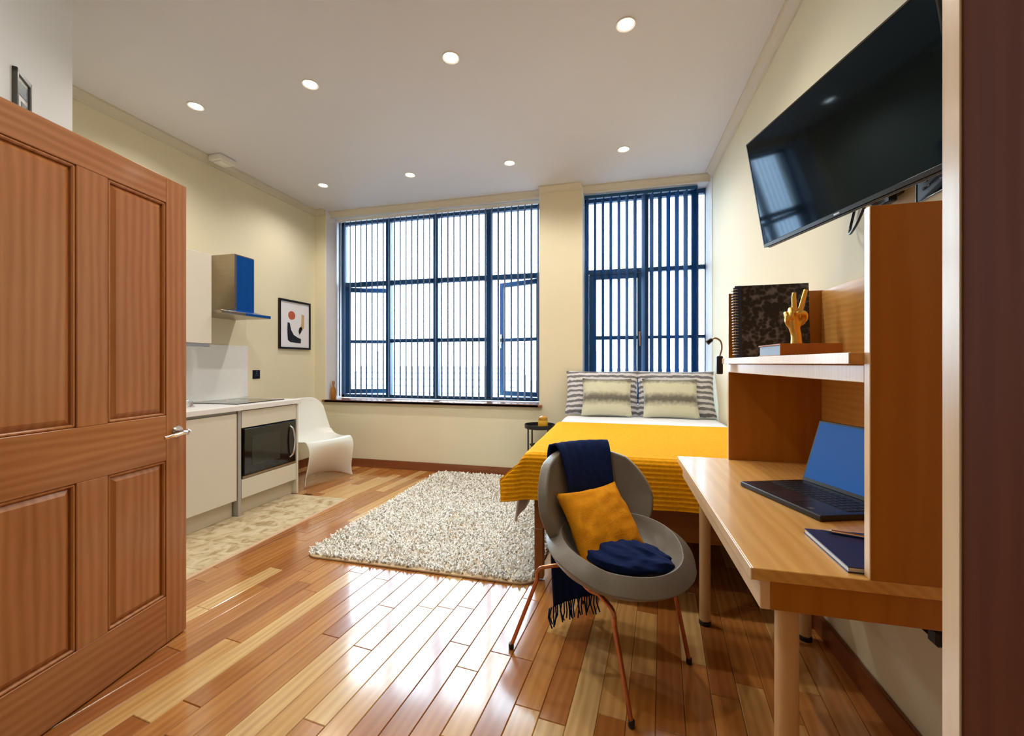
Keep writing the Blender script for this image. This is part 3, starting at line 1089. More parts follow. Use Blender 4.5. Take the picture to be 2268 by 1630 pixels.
def cover(name, xl, xr, y_foot, y_head, ztop, over_l, over_f, flare, flare_f, ripple, thick, m, nu=56, nv=64, quilt=0.0, puff=0.0):
    """cloth over the bed: top sheet with a left overhang and a foot overhang."""
    Wt, Lt = xr - xl, y_head - y_foot
    Ltot_u, Ltot_v = over_l + Wt, over_f + Lt

    def drop(s, flare, R=.05):
        # s: arclength past the edge -> (outward, down) around radius R
        if s <= 0: return 0.0, 0.0
        if s < R * PI / 2:
            a = s / R
            return R * math.sin(a), R * (1 - math.cos(a))
        return R + (s - R * PI / 2) * flare, R + (s - R * PI / 2) * math.sqrt(1 - flare * flare)

    def fn(u, v):
        a = u * Ltot_u - over_l
        bb = v * Ltot_v - over_f
        ol, dl = drop(-a, flare)
        of, df = drop(-bb, flare_f)
        x = xl + max(a, 0) - ol
        y = y_foot + max(bb, 0) - of
        z = ztop - max(dl, df) - .10 * min(dl, df)
        if a < 0 and bb < 0:
            k = min(-a / over_l, -bb / over_f)
            y -= .02 * k
        if a >= 0 and bb >= 0:
            hd = min(1, max(0, (y - 3.42) / .25))
            z += hd * (puff * math.sin(min(1, a / Wt) * PI) * .6 + puff * .5 * noise.noise(Vector((x * 3, y * 3, 1))))
        if bb < 0:
            y += ripple * math.sin(a * 17 + 1) * min(1, -bb / over_f)
        if a < 0:
            x += ripple * math.sin(bb * 15) * min(1, -a / over_l)
            far = min(1, max(0, bb / Lt))
            x += .07 * far * min(1, -a / over_l)
        if quilt:
            z += quilt * (abs(math.sin(bb * PI / .022)) - .5) * (1 if bb > 0 else .2)
            if bb < 0: y -= quilt * 1.4 * (abs(math.sin(bb * PI / .022)) - .5)
        return Vector((x, y, z))
    return obj(name, grid(nu, nv, fn), m, smooth=60, mods=[('SOLIDIFY', dict(thickness=thick, offset=1))])


dv = cover('duvet', BX0 - .0, BX1 - .01, BY0 + .02, 4.02, .686, .36, .20, .12, .10, .006, .012, MT['linen'], puff=.015)
tag(dv, 'white duvet showing between the pillows and the mustard bedspread', 'duvet')
sp = cover('bedspread', BX0 - .015, BX1 - .005, BY0 - .005, 3.46, .716, .225, .275, .72, .14, .006, .008, MT['mustard'], 48, 300, quilt=.0035)
tag(sp, 'mustard quilted bedspread hanging over the foot of the bed', 'bedspread')


def pillow(name, wdt, hgt, th, loc, rotx, m, label, cat, group=None, rotz=0, roty=0, pinch=.06, n=20, wrinkle=.004, seed=0, parent=None):
    def fn(side):
        def f(u, v):
            a, b_ = 2 * u - 1, 2 * v - 1
            ex = (1 - abs(a) ** 2.2) * (1 - abs(b_) ** 2.2)
            x = a * wdt / 2 * (1 - pinch * (1 - b_ * b_) * abs(a) ** 3 * .9)
            y = b_ * hgt / 2 * (1 - pinch * (1 - a * a) * abs(b_) ** 3 * .9)
            z = side * (th / 2 * max(ex, 0) ** .42 + wrinkle * noise.noise(Vector((a * 4 + seed, b_ * 4, side))) * (1 if ex > .02 else 0))
            return Vector((x, y, z))
        return f
    bm = grid(n, n, fn(1))
    merge(bm, grid(n, n, fn(-1)))
    bmesh.ops.remove_doubles(bm, verts=bm.verts[:], dist=.0008)
    R = Matrix.Rotation(rotz, 4, 'Z') @ Matrix.Rotation(rotx, 4, 'X') @ Matrix.Rotation(roty, 4, 'Z')
    o = obj(name, bm, m, parent, smooth=70, loc=loc, rot=R)
    tag(o, label, cat, group)
    return o


def stripe_mat(name, c1, c2, scale, distort, pos=(.42, .58), axis='Y', rough=.85, third=None):
    m = bpy.data.materials.new(name)
    m.use_nodes = True
    nt = m.node_tree
    N, Lk = nt.nodes, nt.links
    b = N['Principled BSDF']
    b.inputs['Roughness'].default_value = rough
    b.inputs['Sheen Weight'].default_value = .3
    tc = N.new('ShaderNodeTexCoord')
    wv = N.new('ShaderNodeTexWave')
    wv.bands_direction = axis
    wv.inputs['Scale'].default_value = scale
    wv.inputs['Distortion'].default_value = distort
    wv.inputs['Detail'].default_value = 3
    wv.inputs['Detail Scale'].default_value = 2.5
    Lk.new(tc.outputs['Object'], wv.inputs['Vector'])
    r = N.new('ShaderNodeValToRGB')
    e = r.color_ramp.elements
    e[0].position, e[1].position = pos
    e[0].color = (*lin(c1), 1)
    e[1].color = (*lin(c2), 1)
    Lk.new(wv.outputs['Fac'], r.inputs[0])
    Lk.new(r.outputs[0], b.inputs['Base Color'])
    return m


def band_mat(name):
    """ombre cushion: pale with a dark grey band across the middle and dark top edge."""
    m = bpy.data.materials.new(name)
    m.use_nodes = True
    nt = m.node_tree
    N, Lk = nt.nodes, nt.links
    b = N['Principled BSDF']
    b.inputs['Roughness'].default_value = .9
    b.inputs['Sheen Weight'].default_value = .4
    tc = N.new('ShaderNodeTexCoord')
    sx = N.new('ShaderNodeSeparateXYZ')
    Lk.new(tc.outputs['Object'], sx.inputs[0])
    nz = N.new('ShaderNodeTexNoise')
    nz.inputs['Scale'].default_value = 30
    Lk.new(tc.outputs['Object'], nz.inputs['Vector'])
    ad = N.new('ShaderNodeMath')
    ad.operation = 'MULTIPLY_ADD'
    Lk.new(nz.outputs['Fac'], ad.inputs[0])
    ad.inputs[1].default_value = .05
    Lk.new(sx.outputs['Y'], ad.inputs[2])
    mr = N.new('ShaderNodeMapRange')
    mr.inputs[1].default_value = -.17
    mr.inputs[2].default_value = .20
    Lk.new(ad.outputs[0], mr.inputs[0])
    r = N.new('ShaderNodeValToRGB')
    e = r.color_ramp.elements
    pale, dark = (206, 206, 180), (98, 94, 84)
    e[0].position, e[0].color = 0.0, (*lin(pale), 1)
    e[1].position, e[1].color = 1.0, (*lin(dark), 1)
    for p, c in ((.26, pale), (.42, dark), (.50, (110, 106, 96)), (.64, pale), (.86, pale), (.95, (120, 116, 100))):
        q = e.new(p)
        q.color = (*lin(c), 1)
    Lk.new(mr.outputs[0], r.inputs[0])
    Lk.new(r.outputs[0], b.inputs['Base Color'])
    return m


MT['wave'] = stripe_mat('grey_wave_cotton', (112, 112, 116), (214, 212, 216), 6.2, 2.2)
MT['ombre'] = band_mat('ombre_cushion')
tilt = math.radians(68)
pillow('pillow', .70, .46, .15, (-.14, 4.165, .915), tilt, MT['wave'], 'grey wave striped pillow on the left, nearer the window pier', 'pillow', 'striped bed pillows', seed=1, rotz=math.radians(1))
pillow('pillow', .69, .46, .15, (.535, 4.165, .915), tilt, MT['wave'], 'grey wave striped pillow on the right, against the wall', 'pillow', 'striped bed pillows', seed=5, rotz=math.radians(-2))
pillow('cushion', .46, .38, .12, (-.09, 4.035, .885), math.radians(64), MT['ombre'], 'pale cushion with a grey band in front of the left striped pillow', 'cushion', 'banded cushions on the bed', seed=2)
pillow('cushion', .48, .38, .12, (.475, 4.035, .885), math.radians(64), MT['ombre'], 'pale cushion with a grey band in front of the right striped pillow', 'cushion', 'banded cushions on the bed', seed=3)

# ------------------------------------------------------------------ bedside table
BTX, BTY = -.735, 4.08
bs_ = thing('tray_table', 'small round black tray table between bed and wall', 'table', (BTX, BTY, 0))
obj('tray', lathe([(0, .56), (.142, .56), (.150, .565), (.152, .60), (.147, .60), (.144, .570), (0, .568)], 32, (BTX, BTY, 0)), MT['black_metal'], bs_, smooth=40)
obj('lower_shelf', lathe([(0, .20), (.135, .20), (.140, .205), (.140, .225), (.136, .225), (.134, .208), (0, .208)], 32, (BTX, BTY, 0)), MT['black_metal'], bs_, smooth=40)
for k in range(4):
    a = PI / 4 + k * PI / 2
    px, py = BTX + .138 * math.cos(a), BTY + .138 * math.sin(a)
    obj('leg', cyl((px, py), .008, 0.0145, .57, 10, .001), MT['black_metal'], bs_, smooth=40)
cd = thing('candle_jar', 'yellow lidded candle jar on the black tray table', 'candle', (-.70, 4.06, .568))
obj('jar', lathe([(0, .568), (.044, .568), (.048, .574), (.048, .635), (.042, .645), (0, .645)], 24, (-.70, 4.06, 0)), mat('yellow_glaze', (224, 170, 40), 0.25, var=0.06, vscale=30), cd, smooth=40)
obj('lid', lathe([(0, .645), (.044, .645), (.046, .650), (.040, .672), (.018, .684), (0, .686)], 24, (-.70, 4.06, 0)), mat('ochre_lid', (196, 142, 40), 0.35, var=0.06), cd, smooth=40)
pl = thing('potted_plant', 'little dark green plant on the lower shelf of the tray table', 'plant', (BTX - .02, BTY - .05, .208))
obj('pot', lathe([(0, .208), (.032, .208), (.042, .27), (.038, .27), (.034, .262), (0, .262)], 18, (BTX - .02, BTY - .05, 0)), MT['black'], pl, smooth=40)
lf = mat('dark_leaf', (26, 56, 24), 0.5, var=0.2)
for k in range(16):
    a = k * 2.4
    R = .05 + .035 * random.random()
    hgt = .31 + .11 * random.random()
    bx_, by_ = BTX - .02, BTY - .05
    mid = Vector((bx_ + R * .6 * math.cos(a), by_ + R * .6 * math.sin(a), hgt))
    tip = Vector((bx_ + R * 1.5 * math.cos(a), by_ + R * 1.5 * math.sin(a), hgt - .02))
    base = Vector((bx_, by_, .26))
    sd = Vector((-math.sin(a), math.cos(a), 0)) * .014
    bm = new()
    q = [bm.verts.new(p) for p in (base, base.lerp(mid, .6) + sd, mid + sd, tip, mid - sd, base.lerp(mid, .6) - sd)]
    bm.faces.new(q)
    obj('leaf', bm, lf, pl, mods=[('SOLIDIFY', dict(thickness=.001))])

# ------------------------------------------------------------------ lounge chair
ACX, ACY = -0.015, 1.73
ARZ = math.radians(-52)
ac = thing('lounge_chair', 'grey leather lounge chair with copper tube legs at the desk', 'chair', (ACX, ACY, 0), ARZ)


def disc_grid(n, fn, sq=0.0):
    """square grid mapped to a disc, fn(x,y) with x2+y2<=1."""
    def g(u, v):
        a, b_ = 2 * u - 1, 2 * v - 1
        x = a * (sq + (1 - sq) * math.sqrt(max(0, 1 - b_ * b_ / 2)))
        y = b_ * (sq + (1 - sq) * math.sqrt(max(0, 1 - a * a / 2)))
        return fn(x, y)
    return grid(n, n, g)


def seat_fn(x, y):
    r2 = x * x + y * y
    rim = max(0, r2 - .30) / .70
    lift = .015 + .050 * rim ** 1.5 + .075 * rim ** 1.6 * max(0, -x * .55 + abs(y) * .45)
    X = .055 + x * .225
    Yv = y * .235 * (1 - .06 * max(0, x))
    return Vector((X, Yv, .425 + lift - .012 * max(0, x) ** 3))


obj('seat_shell', disc_grid(24, seat_fn), MT['leather'], ac, local=True, smooth=70,
    mods=[('SOLIDIFY', dict(thickness=.07, offset=-1)), ('BEVEL', dict(width=.03, segments=4, limit_method='ANGLE', angle_limit=math.radians(50)))])


def back_fn(x, y):
    # x: across, y: up
    wv = .275 * (1 - .06 * y * y + .13 * min(0, y))
    Yv = x * wv
    zz = .610 + y * .205
    lean = -.205 - .075 * y
    curve = .155 * abs(x) ** 2.0
    return Vector((lean + curve - .02 * (1 - y * y), Yv, zz + .0 * x))


obj('back_shell', disc_grid(24, back_fn, .28), MT['leather'], ac, local=True, smooth=70,
    mods=[('SOLIDIFY', dict(thickness=.042, offset=0)), ('BEVEL', dict(width=.016, segments=4, limit_method='ANGLE', angle_limit=math.radians(50)))])
legs = [((-.12, -.13, .365), (-.335, -.245)), ((.10, -.14, .355), (.215, -.215)), ((.10, .14, .355), (.215, .215)), ((-.12, .13, .365), (-.335, .245))]
for (tx, ty, tz), (fx, fy) in legs:
    ca, sa = math.cos(math.radians(19)), math.sin(math.radians(19))
    fx, fy = fx * ca - fy * sa, fx * sa + fy * ca
    knee = Vector((tx + (fx - tx) * .45, ty + (fy - ty) * .5, tz - .02))
    pth = smooth_path([(tx, ty, tz), tuple(knee), (knee.x + (fx - knee.x) * .12, knee.y + (fy - knee.y) * .12, tz - .07)], 5) + [Vector((fx, fy, .012))]
    lg = obj('leg', tube(pth, .0085, 12), MT['copper'], ac, local=True, smooth=60)
    obj('foot', lathe([(0, 0), (.010, 0), (.0115, .004), (.0115, .022), (0, .024)], 12, (fx, fy, 0)), MT['black'], lg, local=True, smooth=40)
obj('under_frame', tube(smooth_path([(-.12, -.13, .365), (0, -.15, .355), (.10, -.14, .355), (.13, 0, .352), (.10, .14, .355), (0, .15, .355), (-.12, .13, .365), (-.15, 0, .37)], 5), .0085, 10), MT['copper'], ac, local=True, smooth=60)
for s_ in (-1, 1):
    obj('back_support', tube(smooth_path([(-.10, s_ * .07, .355), (-.19, s_ * .07, .37), (-.235, s_ * .07, .43), (-.232, s_ * .07, .54)], 6), .0085, 10), MT['copper'], ac, local=True, smooth=60)

# navy throw over the chair back
th = thing('throw_blanket', 'navy fringed throw draped over the lounge chair back and seat', 'blanket', (ACX, ACY, 0), ARZ)
tpath = smooth_path([(-.275, .0, .11), (-.278, .0, .30), (-.28, .0, .50), (-.292, .0, .68), (-.308, .0, .775), (-.306, .0, .828), (-.276, .0, .836), (-.240, .0, .79), (-.205, .0, .69), (-.185, .0, .58), (-.165, 0, .50), (-.10, 0, .450), (-.02, -.0, .442), (.06, -.02, .448)], 6)
NT = len(tpath) - 1


def throw_fn(u, v):
    i = v * NT
    k = min(int(i), NT - 1)
    p = tpath[k].lerp(tpath[k + 1], i - k)
    t = 2 * u - 1
    hw = .135 + .02 * math.sin(v * 7)
    yy = .015 + t * hw
    wr = .007 * math.sin(t * 9 + v * 5) + .006 * noise.noise(Vector((t * 3, v * 9, 2)))
    x = p.x
    if v < .40:
        x += .10 * (yy / .3) ** 2 - abs(wr)
    elif v < .75:
        x += .155 * (yy / .3) ** 2 + abs(wr) + .004
    z = p.z + (abs(wr) if v > .75 else 0)
    return Vector((x, yy, z))


to = obj('cloth', grid(26, 110, throw_fn), MT['navy_cloth'], th, local=True, smooth=70, mods=[('SOLIDIFY', dict(thickness=.008, offset=0))])


# bunched end on the seat: folded roll of cloth
bb_ = new()
for k, pth in enumerate(([(-.10, -.06, .462), (.0, -.115, .468), (.09, -.10, .470), (.165, -.05, .468), (.205, .01, .468)],
                         [(-.08, .0, .466), (.02, -.06, .486), (.10, -.05, .490), (.165, .0, .484), (.20, .05, .470)],
                         [(-.06, .05, .464), (.04, .0, .486), (.12, .01, .496), (.175, .045, .486), (.195, .095, .468)],
                         [(-.02, .08, .462), (.06, .05, .476), (.12, .065, .480), (.165, .09, .474), (.16, .12, .464)],
                         [(.13, -.07, .466), (.185, -.015, .476), (.215, .04, .476), (.21, .095, .466)])):
    P_ = smooth_path(pth, 8)
    own = new()
    nR, nS = len(P_), 16
    rings_ = []
    for i, p in enumerate(P_):
        t = i / (nR - 1)
        d_ = (P_[min(i + 1, nR - 1)] - P_[max(i - 1, 0)]).normalized()
        sd_ = d_.cross(Vector((0, 0, 1))).normalized()
        rr = .042 * (math.sin(min(1, .15 + t * .76) * PI) ** .45)
        ring = []
        for q in range(nS):
            aa = 2 * PI * q / nS
            f_ = 1 + .16 * math.sin(aa * 5 + t * 9 + k) + .25 * noise.noise(Vector((math.cos(aa) * 2 + k * 3, math.sin(aa) * 2, t * 5)))
            ring.append(own.verts.new(p + sd_ * (rr * f_ * math.cos(aa)) + Vector((0, 0, 1)) * (rr * .62 * f_ * math.sin(aa))))
        rings_.append(ring)
    for A_, B_ in zip(rings_, rings_[1:]):
        for q in range(nS):
            own.faces.new((A_[q], A_[(q + 1) % nS], B_[(q + 1) % nS], B_[q]))
    own.faces.new(rings_[0])
    own.faces.new(rings_[-1])
    merge(bb_, own)
obj('gathered_end', bb_, MT['navy_cloth'], th, local=True, smooth=70, mods=[('REMESH', dict(mode='VOXEL', voxel_size=.005, use_smooth_shade=True))])
fb = new()
for k in range(22):
    yy = -.15 + .26 * k / 21
    x = -.275 + .10 * (yy / .3) ** 2
    tube([(x, yy, .115), (x + random.uniform(-.008, .008), yy + random.uniform(-.006, .006), .07), (x + random.uniform(-.016, .016), yy + random.uniform(-.014, .014), .03)], .0035, 5, bm=fb)
fo = obj('fringe', fb, MT['navy_cloth'], th, local=True)
fo['kind'] = 'stuff'

cush_m = mat('mustard_linen_cushion', (236, 156, 22), 0.9, var=0.08, vscale=45, bump=0.3, bscale=240, spec=0.2)
cR = Matrix.Translation((ACX, ACY, 0)) @ Matrix.Rotation(ARZ, 4, 'Z')
cpos = cR @ Vector((-.045, -.020, .545))
pillow('cushion', .315, .315, .125, tuple(cpos), math.radians(50), cush_m, 'mustard cushion leaning on the lounge chair back', 'cushion', seed=9, rotz=ARZ + PI / 2, roty=math.radians(3), wrinkle=.012, pinch=.10)

# ------------------------------------------------------------------ desk
DX0, DX1, DY0, DY1, DZ = .281, XR - .003, .998, 2.118, .76
dk = thing('desk', 'oak desk on round wooden legs along the right wall', 'desk', ((DX0 + DX1) / 2, 1.55, 0))
b = box(DX0 + .004, DX1, DY0, DY1, DZ - .026, DZ, .0015)
obj('desktop', b, MT['desk_y'], dk)
obj('edge_band', box(DX0, DX0 + .004, DY0, DY1, DZ - .026, DZ, .001), MT['desk_edge'], dk)
obj('front_apron', box(DX0 + .022, DX0 + .042, DY0 + .012, DY1 - .012, DZ - .092, DZ - .026, .0015), MT['desk_edge'], dk)
for yy in (DY0 + .012, DY1 - .032):
    obj('end_apron', box(DX0 + .042, DX1, yy, yy + .02, DZ - .092, DZ - .026, .0015), MT['desk_z_shaded'], dk)
legm = wood('pale_leg_wood', (196, 152, 100), (222, 182, 132), 'Z', 0.35, 2.0, 0.15, rings=0.2)
for (lx, ly) in ((DX0 + .095, DY0 + .075), (DX0 + .115, DY1 - .035), (DX1 - .085, DY1 - .045), (DX1 - .085, DY0 + .075)):
    lg = obj('leg', cyl((lx, ly), .024, .02, DZ - .026, 24, .002), legm, dk, smooth=40)
    obj('foot', cyl((lx, ly), .026, 0.0, .02, 24, .002), MT['black'], lg, smooth=40)

# hutch standing on the desk
HX, HZ = .499, 1.520
hu = thing('desk_hutch', 'oak hutch with one shelf standing on the desk', 'shelf unit', (.69, 1.55, DZ))


def sidepanel(y0, y1):
    o = obj('side_panel', box(HX + .0025, DX1, y0, y1, DZ, HZ, .001), MT['desk_z_shaded'], hu)
    obj('edge_band', box(HX, HX + .0025, y0, y1, DZ, HZ, .0008), MT['desk_edge'], o)


sidepanel(DY0 + .0, DY0 + .02)
sidepanel(DY1 - .02, DY1)
obj('back_panel', box(DX1 - .012, DX1, DY0 + .02, DY1 - .02, DZ, HZ - .004, .001), MT['desk_y'], hu)
sf = obj('shelf', box(HX - .025, DX1 - .012, DY0 + .02, DY1 - .0205, 1.199, 1.223, .0015), MT['desk_y'], hu)
obj('edge_band', box(HX - .0275, HX - .025, DY0 + .02, DY1 - .0205, 1.199, 1.223, .0008), MT['desk_edge'], sf)
obj('shelf_apron', box(HX + .0, HX + .018, DY0 + .02, DY1 - .0205, 1.160, 1.197, .0015), MT['desk_edge'], hu)

# ------------------------------------------------------------------ on the desk
LZ = DZ + .0005
# laptop : hinge line at the far side, screen facing the room
hA, hB = Vector((.655, 1.735, 0)), Vector((.775, 1.405, 0))
ldir = (hB - hA).normalized()
lfw = Vector((-ldir.y, ldir.x, 0))
if lfw.x > 0: lfw = -lfw
LW, LD = .345, .238
LM = Matrix(((ldir.x, lfw.x, 0, hA.x), (ldir.y, lfw.y, 0, hA.y), (0, 0, 1, LZ), (0, 0, 0, 1)))   # x along hinge, y to the user
lp = thing('laptop', 'open black laptop with a blue screen on the desk', 'laptop', (hA.x - .05, hA.y - .15, LZ))
lb = obj('base', box(0, LW, 0, LD, .001, .017, .003, M=LM, seg=2), MT['black'], lp)
kb = new()
for r_ in range(5):
    for c_ in range(14):
        box(.022 + c_ * .0217, .022 + c_ * .0217 + .0185, .028 + r_ * .0215, .028 + r_ * .0215 + .0185, .017, .0185, bm=kb, M=LM)
ko = obj('keyboard', kb, mat('key_black', (24, 24, 26), 0.5, var=0.05), lb)
ko['kind'] = 'stuff'
obj('touchpad', box(.12, .225, .150, .222, .017, .0176, M=LM), mat('touchpad_grey', (34, 34, 37), 0.3, var=0.03), lb)
obj('sticker', box(.275, .292, .205, .220, .017, .0175, M=LM), MT['steel'], lb)
LT = LM @ Matrix.Translation((0, -.002, .015)) @ Matrix.Rotation(math.radians(18), 4, 'X')
ls = obj('lid', box(0, LW, -.008, 0, 0, .228, .002, M=LT), MT['black'], lp)
obj('screen', box(.008, LW - .008, 0, .0008, .014, .220, M=LT), mat('blue_screen', (6, 40, 84), 0.15, var=0.04, emit=(4, 92, 168), estr=0.5), ls)

nb = thing('notebook', 'navy notebook with white page edges at the desk front', 'notebook', (.54, 1.13, LZ))
NBM = Matrix.Translation((.472, 1.022, LZ)) @ Matrix.Rotation(math.radians(0), 4, 'Z')
cvm = mat('navy_cover', (20, 34, 72), 0.35, var=0.08)
obj('cover', box(0, .155, 0, .212, .0, .0018, M=NBM), cvm, nb)
obj('pages', box(.002, .151, .003, .209, .0018, .0105, M=NBM), mat('page_edges', (226, 224, 224), 0.7, var=0.04, vscale=8, stretch=(1, 1, 300)), nb)
obj('cover', box(0, .155, 0, .212, .0105, .0125, .0005, M=NBM), cvm, nb)
pe = thing('pen', 'silver pen lying on the navy notebook', 'pen', (.55, 1.2, LZ + .0125))
PA_, PB_ = Vector((.525, 1.214, LZ + .0172)), Vector((.625, 1.182, LZ + .0172))
obj('barrel', tube([PA_.lerp(PB_, t / 6) for t in range(7)], .0046, 12), MT['chrome'], pe, smooth=50)
obj('tip', tube([PA_, PA_ + (PA_ - PB_).normalized() * .014], .0042, 12, r2=.0008), MT['steel'], pe, smooth=50)
obj('clip', tube([PB_.lerp(PA_, .05) + Vector((0, 0, .0062)), PB_.lerp(PA_, .4) + Vector((0, 0, .0062))], .0012, 6), MT['chrome'], pe)

# ------------------------------------------------------------------ on the hutch shelf
SZ = 1.2235


def binder_mat():
    m = bpy.data.materials.new('black_floral_cover')
    m.use_nodes = True
    nt = m.node_tree
    N, Lk = nt.nodes, nt.links
    b = N['Principled BSDF']
    b.inputs['Roughness'].default_value = .45
    tc = N.new('ShaderNodeTexCoord')
    v = N.new('ShaderNodeTexVoronoi')
    v.inputs['Scale'].default_value = 60
    n = N.new('ShaderNodeTexNoise')
    n.inputs['Scale'].default_value = 18
    n.inputs['Detail'].default_value = 5
    Lk.new(tc.outputs['Object'], v.inputs['Vector'])
    Lk.new(tc.outputs['Object'], n.inputs['Vector'])
    mu = N.new('ShaderNodeMath')
    mu.operation = 'MULTIPLY'
    Lk.new(v.outputs['Distance'], mu.inputs[0])
    Lk.new(n.outputs['Fac'], mu.inputs[1])
    r = N.new('ShaderNodeValToRGB')
    e = r.color_ramp.elements
    e[0].position, e[1].position = .26, .48
    e[0].color = (*lin((16, 16, 20)), 1)
    e[1].color = (*lin((112, 104, 112)), 1)
    Lk.new(mu.outputs[0], r.inputs[0])
    Lk.new(r.outputs[0], b.inputs['Base Color'])
    return m


bdm = binder_mat()
bi = thing('album', 'black patterned spiral album standing on the hutch shelf', 'album', (.62, 1.96, SZ))
AM = Matrix.Translation((.494, 1.955, SZ)) @ Matrix.Rotation(math.radians(-2), 4, 'Z') @ Matrix.Rotation(math.radians(-4), 4, 'X')
obj('front_cover', box(0, .275, 0, .003, .002, .310, .001, M=AM), bdm, bi)
obj('pages', box(.006, .268, .003, .027, .005, .304, M=AM), mat('black_pages', (26, 26, 28), 0.7, var=0.05), bi)
obj('back_cover', box(0, .275, .027, .030, .002, .310, .001, M=AM), MT['black'], bi)
obj('spine_strip', box(.0, .024, -.001, .0, .002, .310, M=AM), mat('navy_strip', (30, 44, 78), 0.4, var=0.04), bi)
sb = new()
for k in range(24):
    zc = .016 + k * .0121
    pts = [AM @ Vector((.004 + .013 * math.cos(a), .015 + .019 * math.sin(a), zc)) for a in [i * PI / 6 for i in range(13)]]
    tube(pts, .0014, 5, bm=sb)
so = obj('spiral_wire', sb, MT['chrome'], bi)
so['kind'] = 'stuff'

bk = thing('book', 'brown hardback book lying under the gold hand', 'book', (.57, 1.55, SZ))
BM_ = Matrix.Translation((.490, 1.452, SZ)) @ Matrix.Rotation(math.radians(1), 4, 'Z')
bkm = mat('tan_book_cloth', (176, 104, 34), 0.55, var=0.08, vscale=20)
BW_, BD_ = .168, .19
obj('cover', box(0, BW_, 0, BD_, 0, .003, .0008, M=BM_), bkm, bk)
obj('pages', box(.004, BW_ - .003, .003, BD_ - .003, .003, .034, M=BM_), mat('skylit_pages', (150, 172, 196), 0.6, var=0.06, vscale=8, stretch=(1, 1, 200)), bk)  # blue of the sky's light on the page edges put into the colour
obj('cover', box(0, BW_, 0, BD_, .034, .038, .0008, M=BM_), bkm, bk)
obj('spine', box(0.0, BW_, -.003, .001, 0, .038, .001, M=BM_), bkm, bk)

# gold hand ornament: raised index and middle fingers, thumb closed on the curled ones
HB = Vector((.560, 1.53, SZ + .038))
hm = new()
def HP(x, y, z): return HB + Vector((x, y, z))
# wrist and palm
tube(smooth_path([HP(.004, 0, 0), HP(.003, 0, .03), HP(-.002, 0, .055), HP(-.004, 0, .085), HP(-.002, 0, .105)], 5), lambda t: .0165 - .003 * math.sin(min(1, t * 1.6) * PI) + .004 * t, 14, bm=hm)
ellipsoid(HP(-.006, 0, .080), (.025, .013, .030), bm=hm)
# index (left) and middle (right) raised in a V
tube(smooth_path([HP(-.002, 0, .095), HP(-.003, -.002, .125), HP(-.004, -.002, .150), HP(-.003, -.001, .168)], 4), lambda t: .0082 - .0022 * t, 10, bm=hm)
tube(smooth_path([HP(.010, 0, .092), HP(.019, 0, .125), HP(.026, 0, .155), HP(.031, 0, .176)], 4), lambda t: .0084 - .0022 * t, 10, bm=hm)
# ring and little finger curled forward to the palm
tube(smooth_path([HP(-.014, 0, .098), HP(-.018, -.014, .112), HP(-.020, -.030, .106), HP(-.021, -.036, .090), HP(-.020, -.028, .078)], 4), lambda t: .0078 - .0015 * t, 10, bm=hm)
tube(smooth_path([HP(-.025, 0, .090), HP(-.031, -.012, .100), HP(-.033, -.026, .094), HP(-.033, -.031, .080), HP(-.031, -.023, .070)], 4), lambda t: .0070 - .0013 * t, 10, bm=hm)
# thumb from the side of the palm, closing on the ring finger
tube(smooth_path([HP(.013, -.004, .066), HP(.021, -.016, .080), HP(.016, -.031, .094), HP(.002, -.039, .098), HP(-.010, -.040, .094)], 4), lambda t: .0092 - .002 * t, 10, bm=hm)
ho = obj('hand_ornament', hm, MT['gold'], smooth=80, mods=[('REMESH', dict(mode='VOXEL', voxel_size=.0022, use_smooth_shade=True)), ('SMOOTH', dict(factor=.5, iterations=3))])
tag(ho, 'gold hand ornament making a victory sign on the brown book', 'ornament')

# reading lamp clamped to the hutch
rl = thing('reading_lamp', 'small black gooseneck lamp clipped to the hutch edge by the bed', 'lamp', (.47, 2.135, 1.21))
obj('clamp', box(.455, .482, 2.120, 2.150, 1.150, 1.235, .004), MT['black'], rl)
obj('neck', tube(smooth_path([(.470, 2.137, 1.232), (.480, 2.14, 1.27), (.476, 2.145, 1.305), (.455, 2.15, 1.320), (.436, 2.15, 1.312)], 6), .0042, 10), MT['steel'], rl, smooth=60)
obj('head', tube([(.440, 2.15, 1.314), (.428, 2.15, 1.306), (.418, 2.15, 1.298)], .009, 14, r2=.013), MT['black'], rl, smooth=50)

# ------------------------------------------------------------------ television
s_ = .81
TVB = Vector((.766 * s_, 2.488 * s_, 1.2 + (1.816 - 1.2) * s_))
psi, tht = .268, .178
tw = Vector((math.sin(psi), -math.cos(psi), 0))
tn = Vector((-math.cos(psi), -math.sin(psi), 0))
tu = Vector((0, 0, 1)) * math.cos(tht) + tn * math.sin(tht)
tnn = tw.cross(tu)
if tnn.dot(tn) < 0: tnn = -tnn
TW, TH = .97 * s_, .97 * .575 * s_
TM = Matrix(((tw.x, tu.x, tnn.x, TVB.x), (tw.y, tu.y, tnn.y, TVB.y), (tw.z, tu.z, tnn.z, TVB.z), (0, 0, 0, 1)))
tv = thing('television', 'black flat television tilted down on the right wall', 'television', tuple(TM @ Vector((TW / 2, 0, -.03))))
obj('body', box(0, TW, 0, TH, -.024, -.002, .004, M=TM), MT['black'], tv)
obj('rear_housing', box(TW * .2, TW * .8, TH * .12, TH * .6, -.046, -.024, .008, M=TM), MT['black'], tv)
tvs = mat('tv_screen_glass', (4, 6, 8), 0.055, spec=0.4, var=0.02)
tvs.node_tree.nodes['Principled BSDF'].inputs['Specular Tint'].default_value = (.28, .62, 1.0, 1)
obj('screen', box(.007, TW - .007, .016, TH - .007, -.002, -.0005, M=TM), tvs, tv)
b = new()
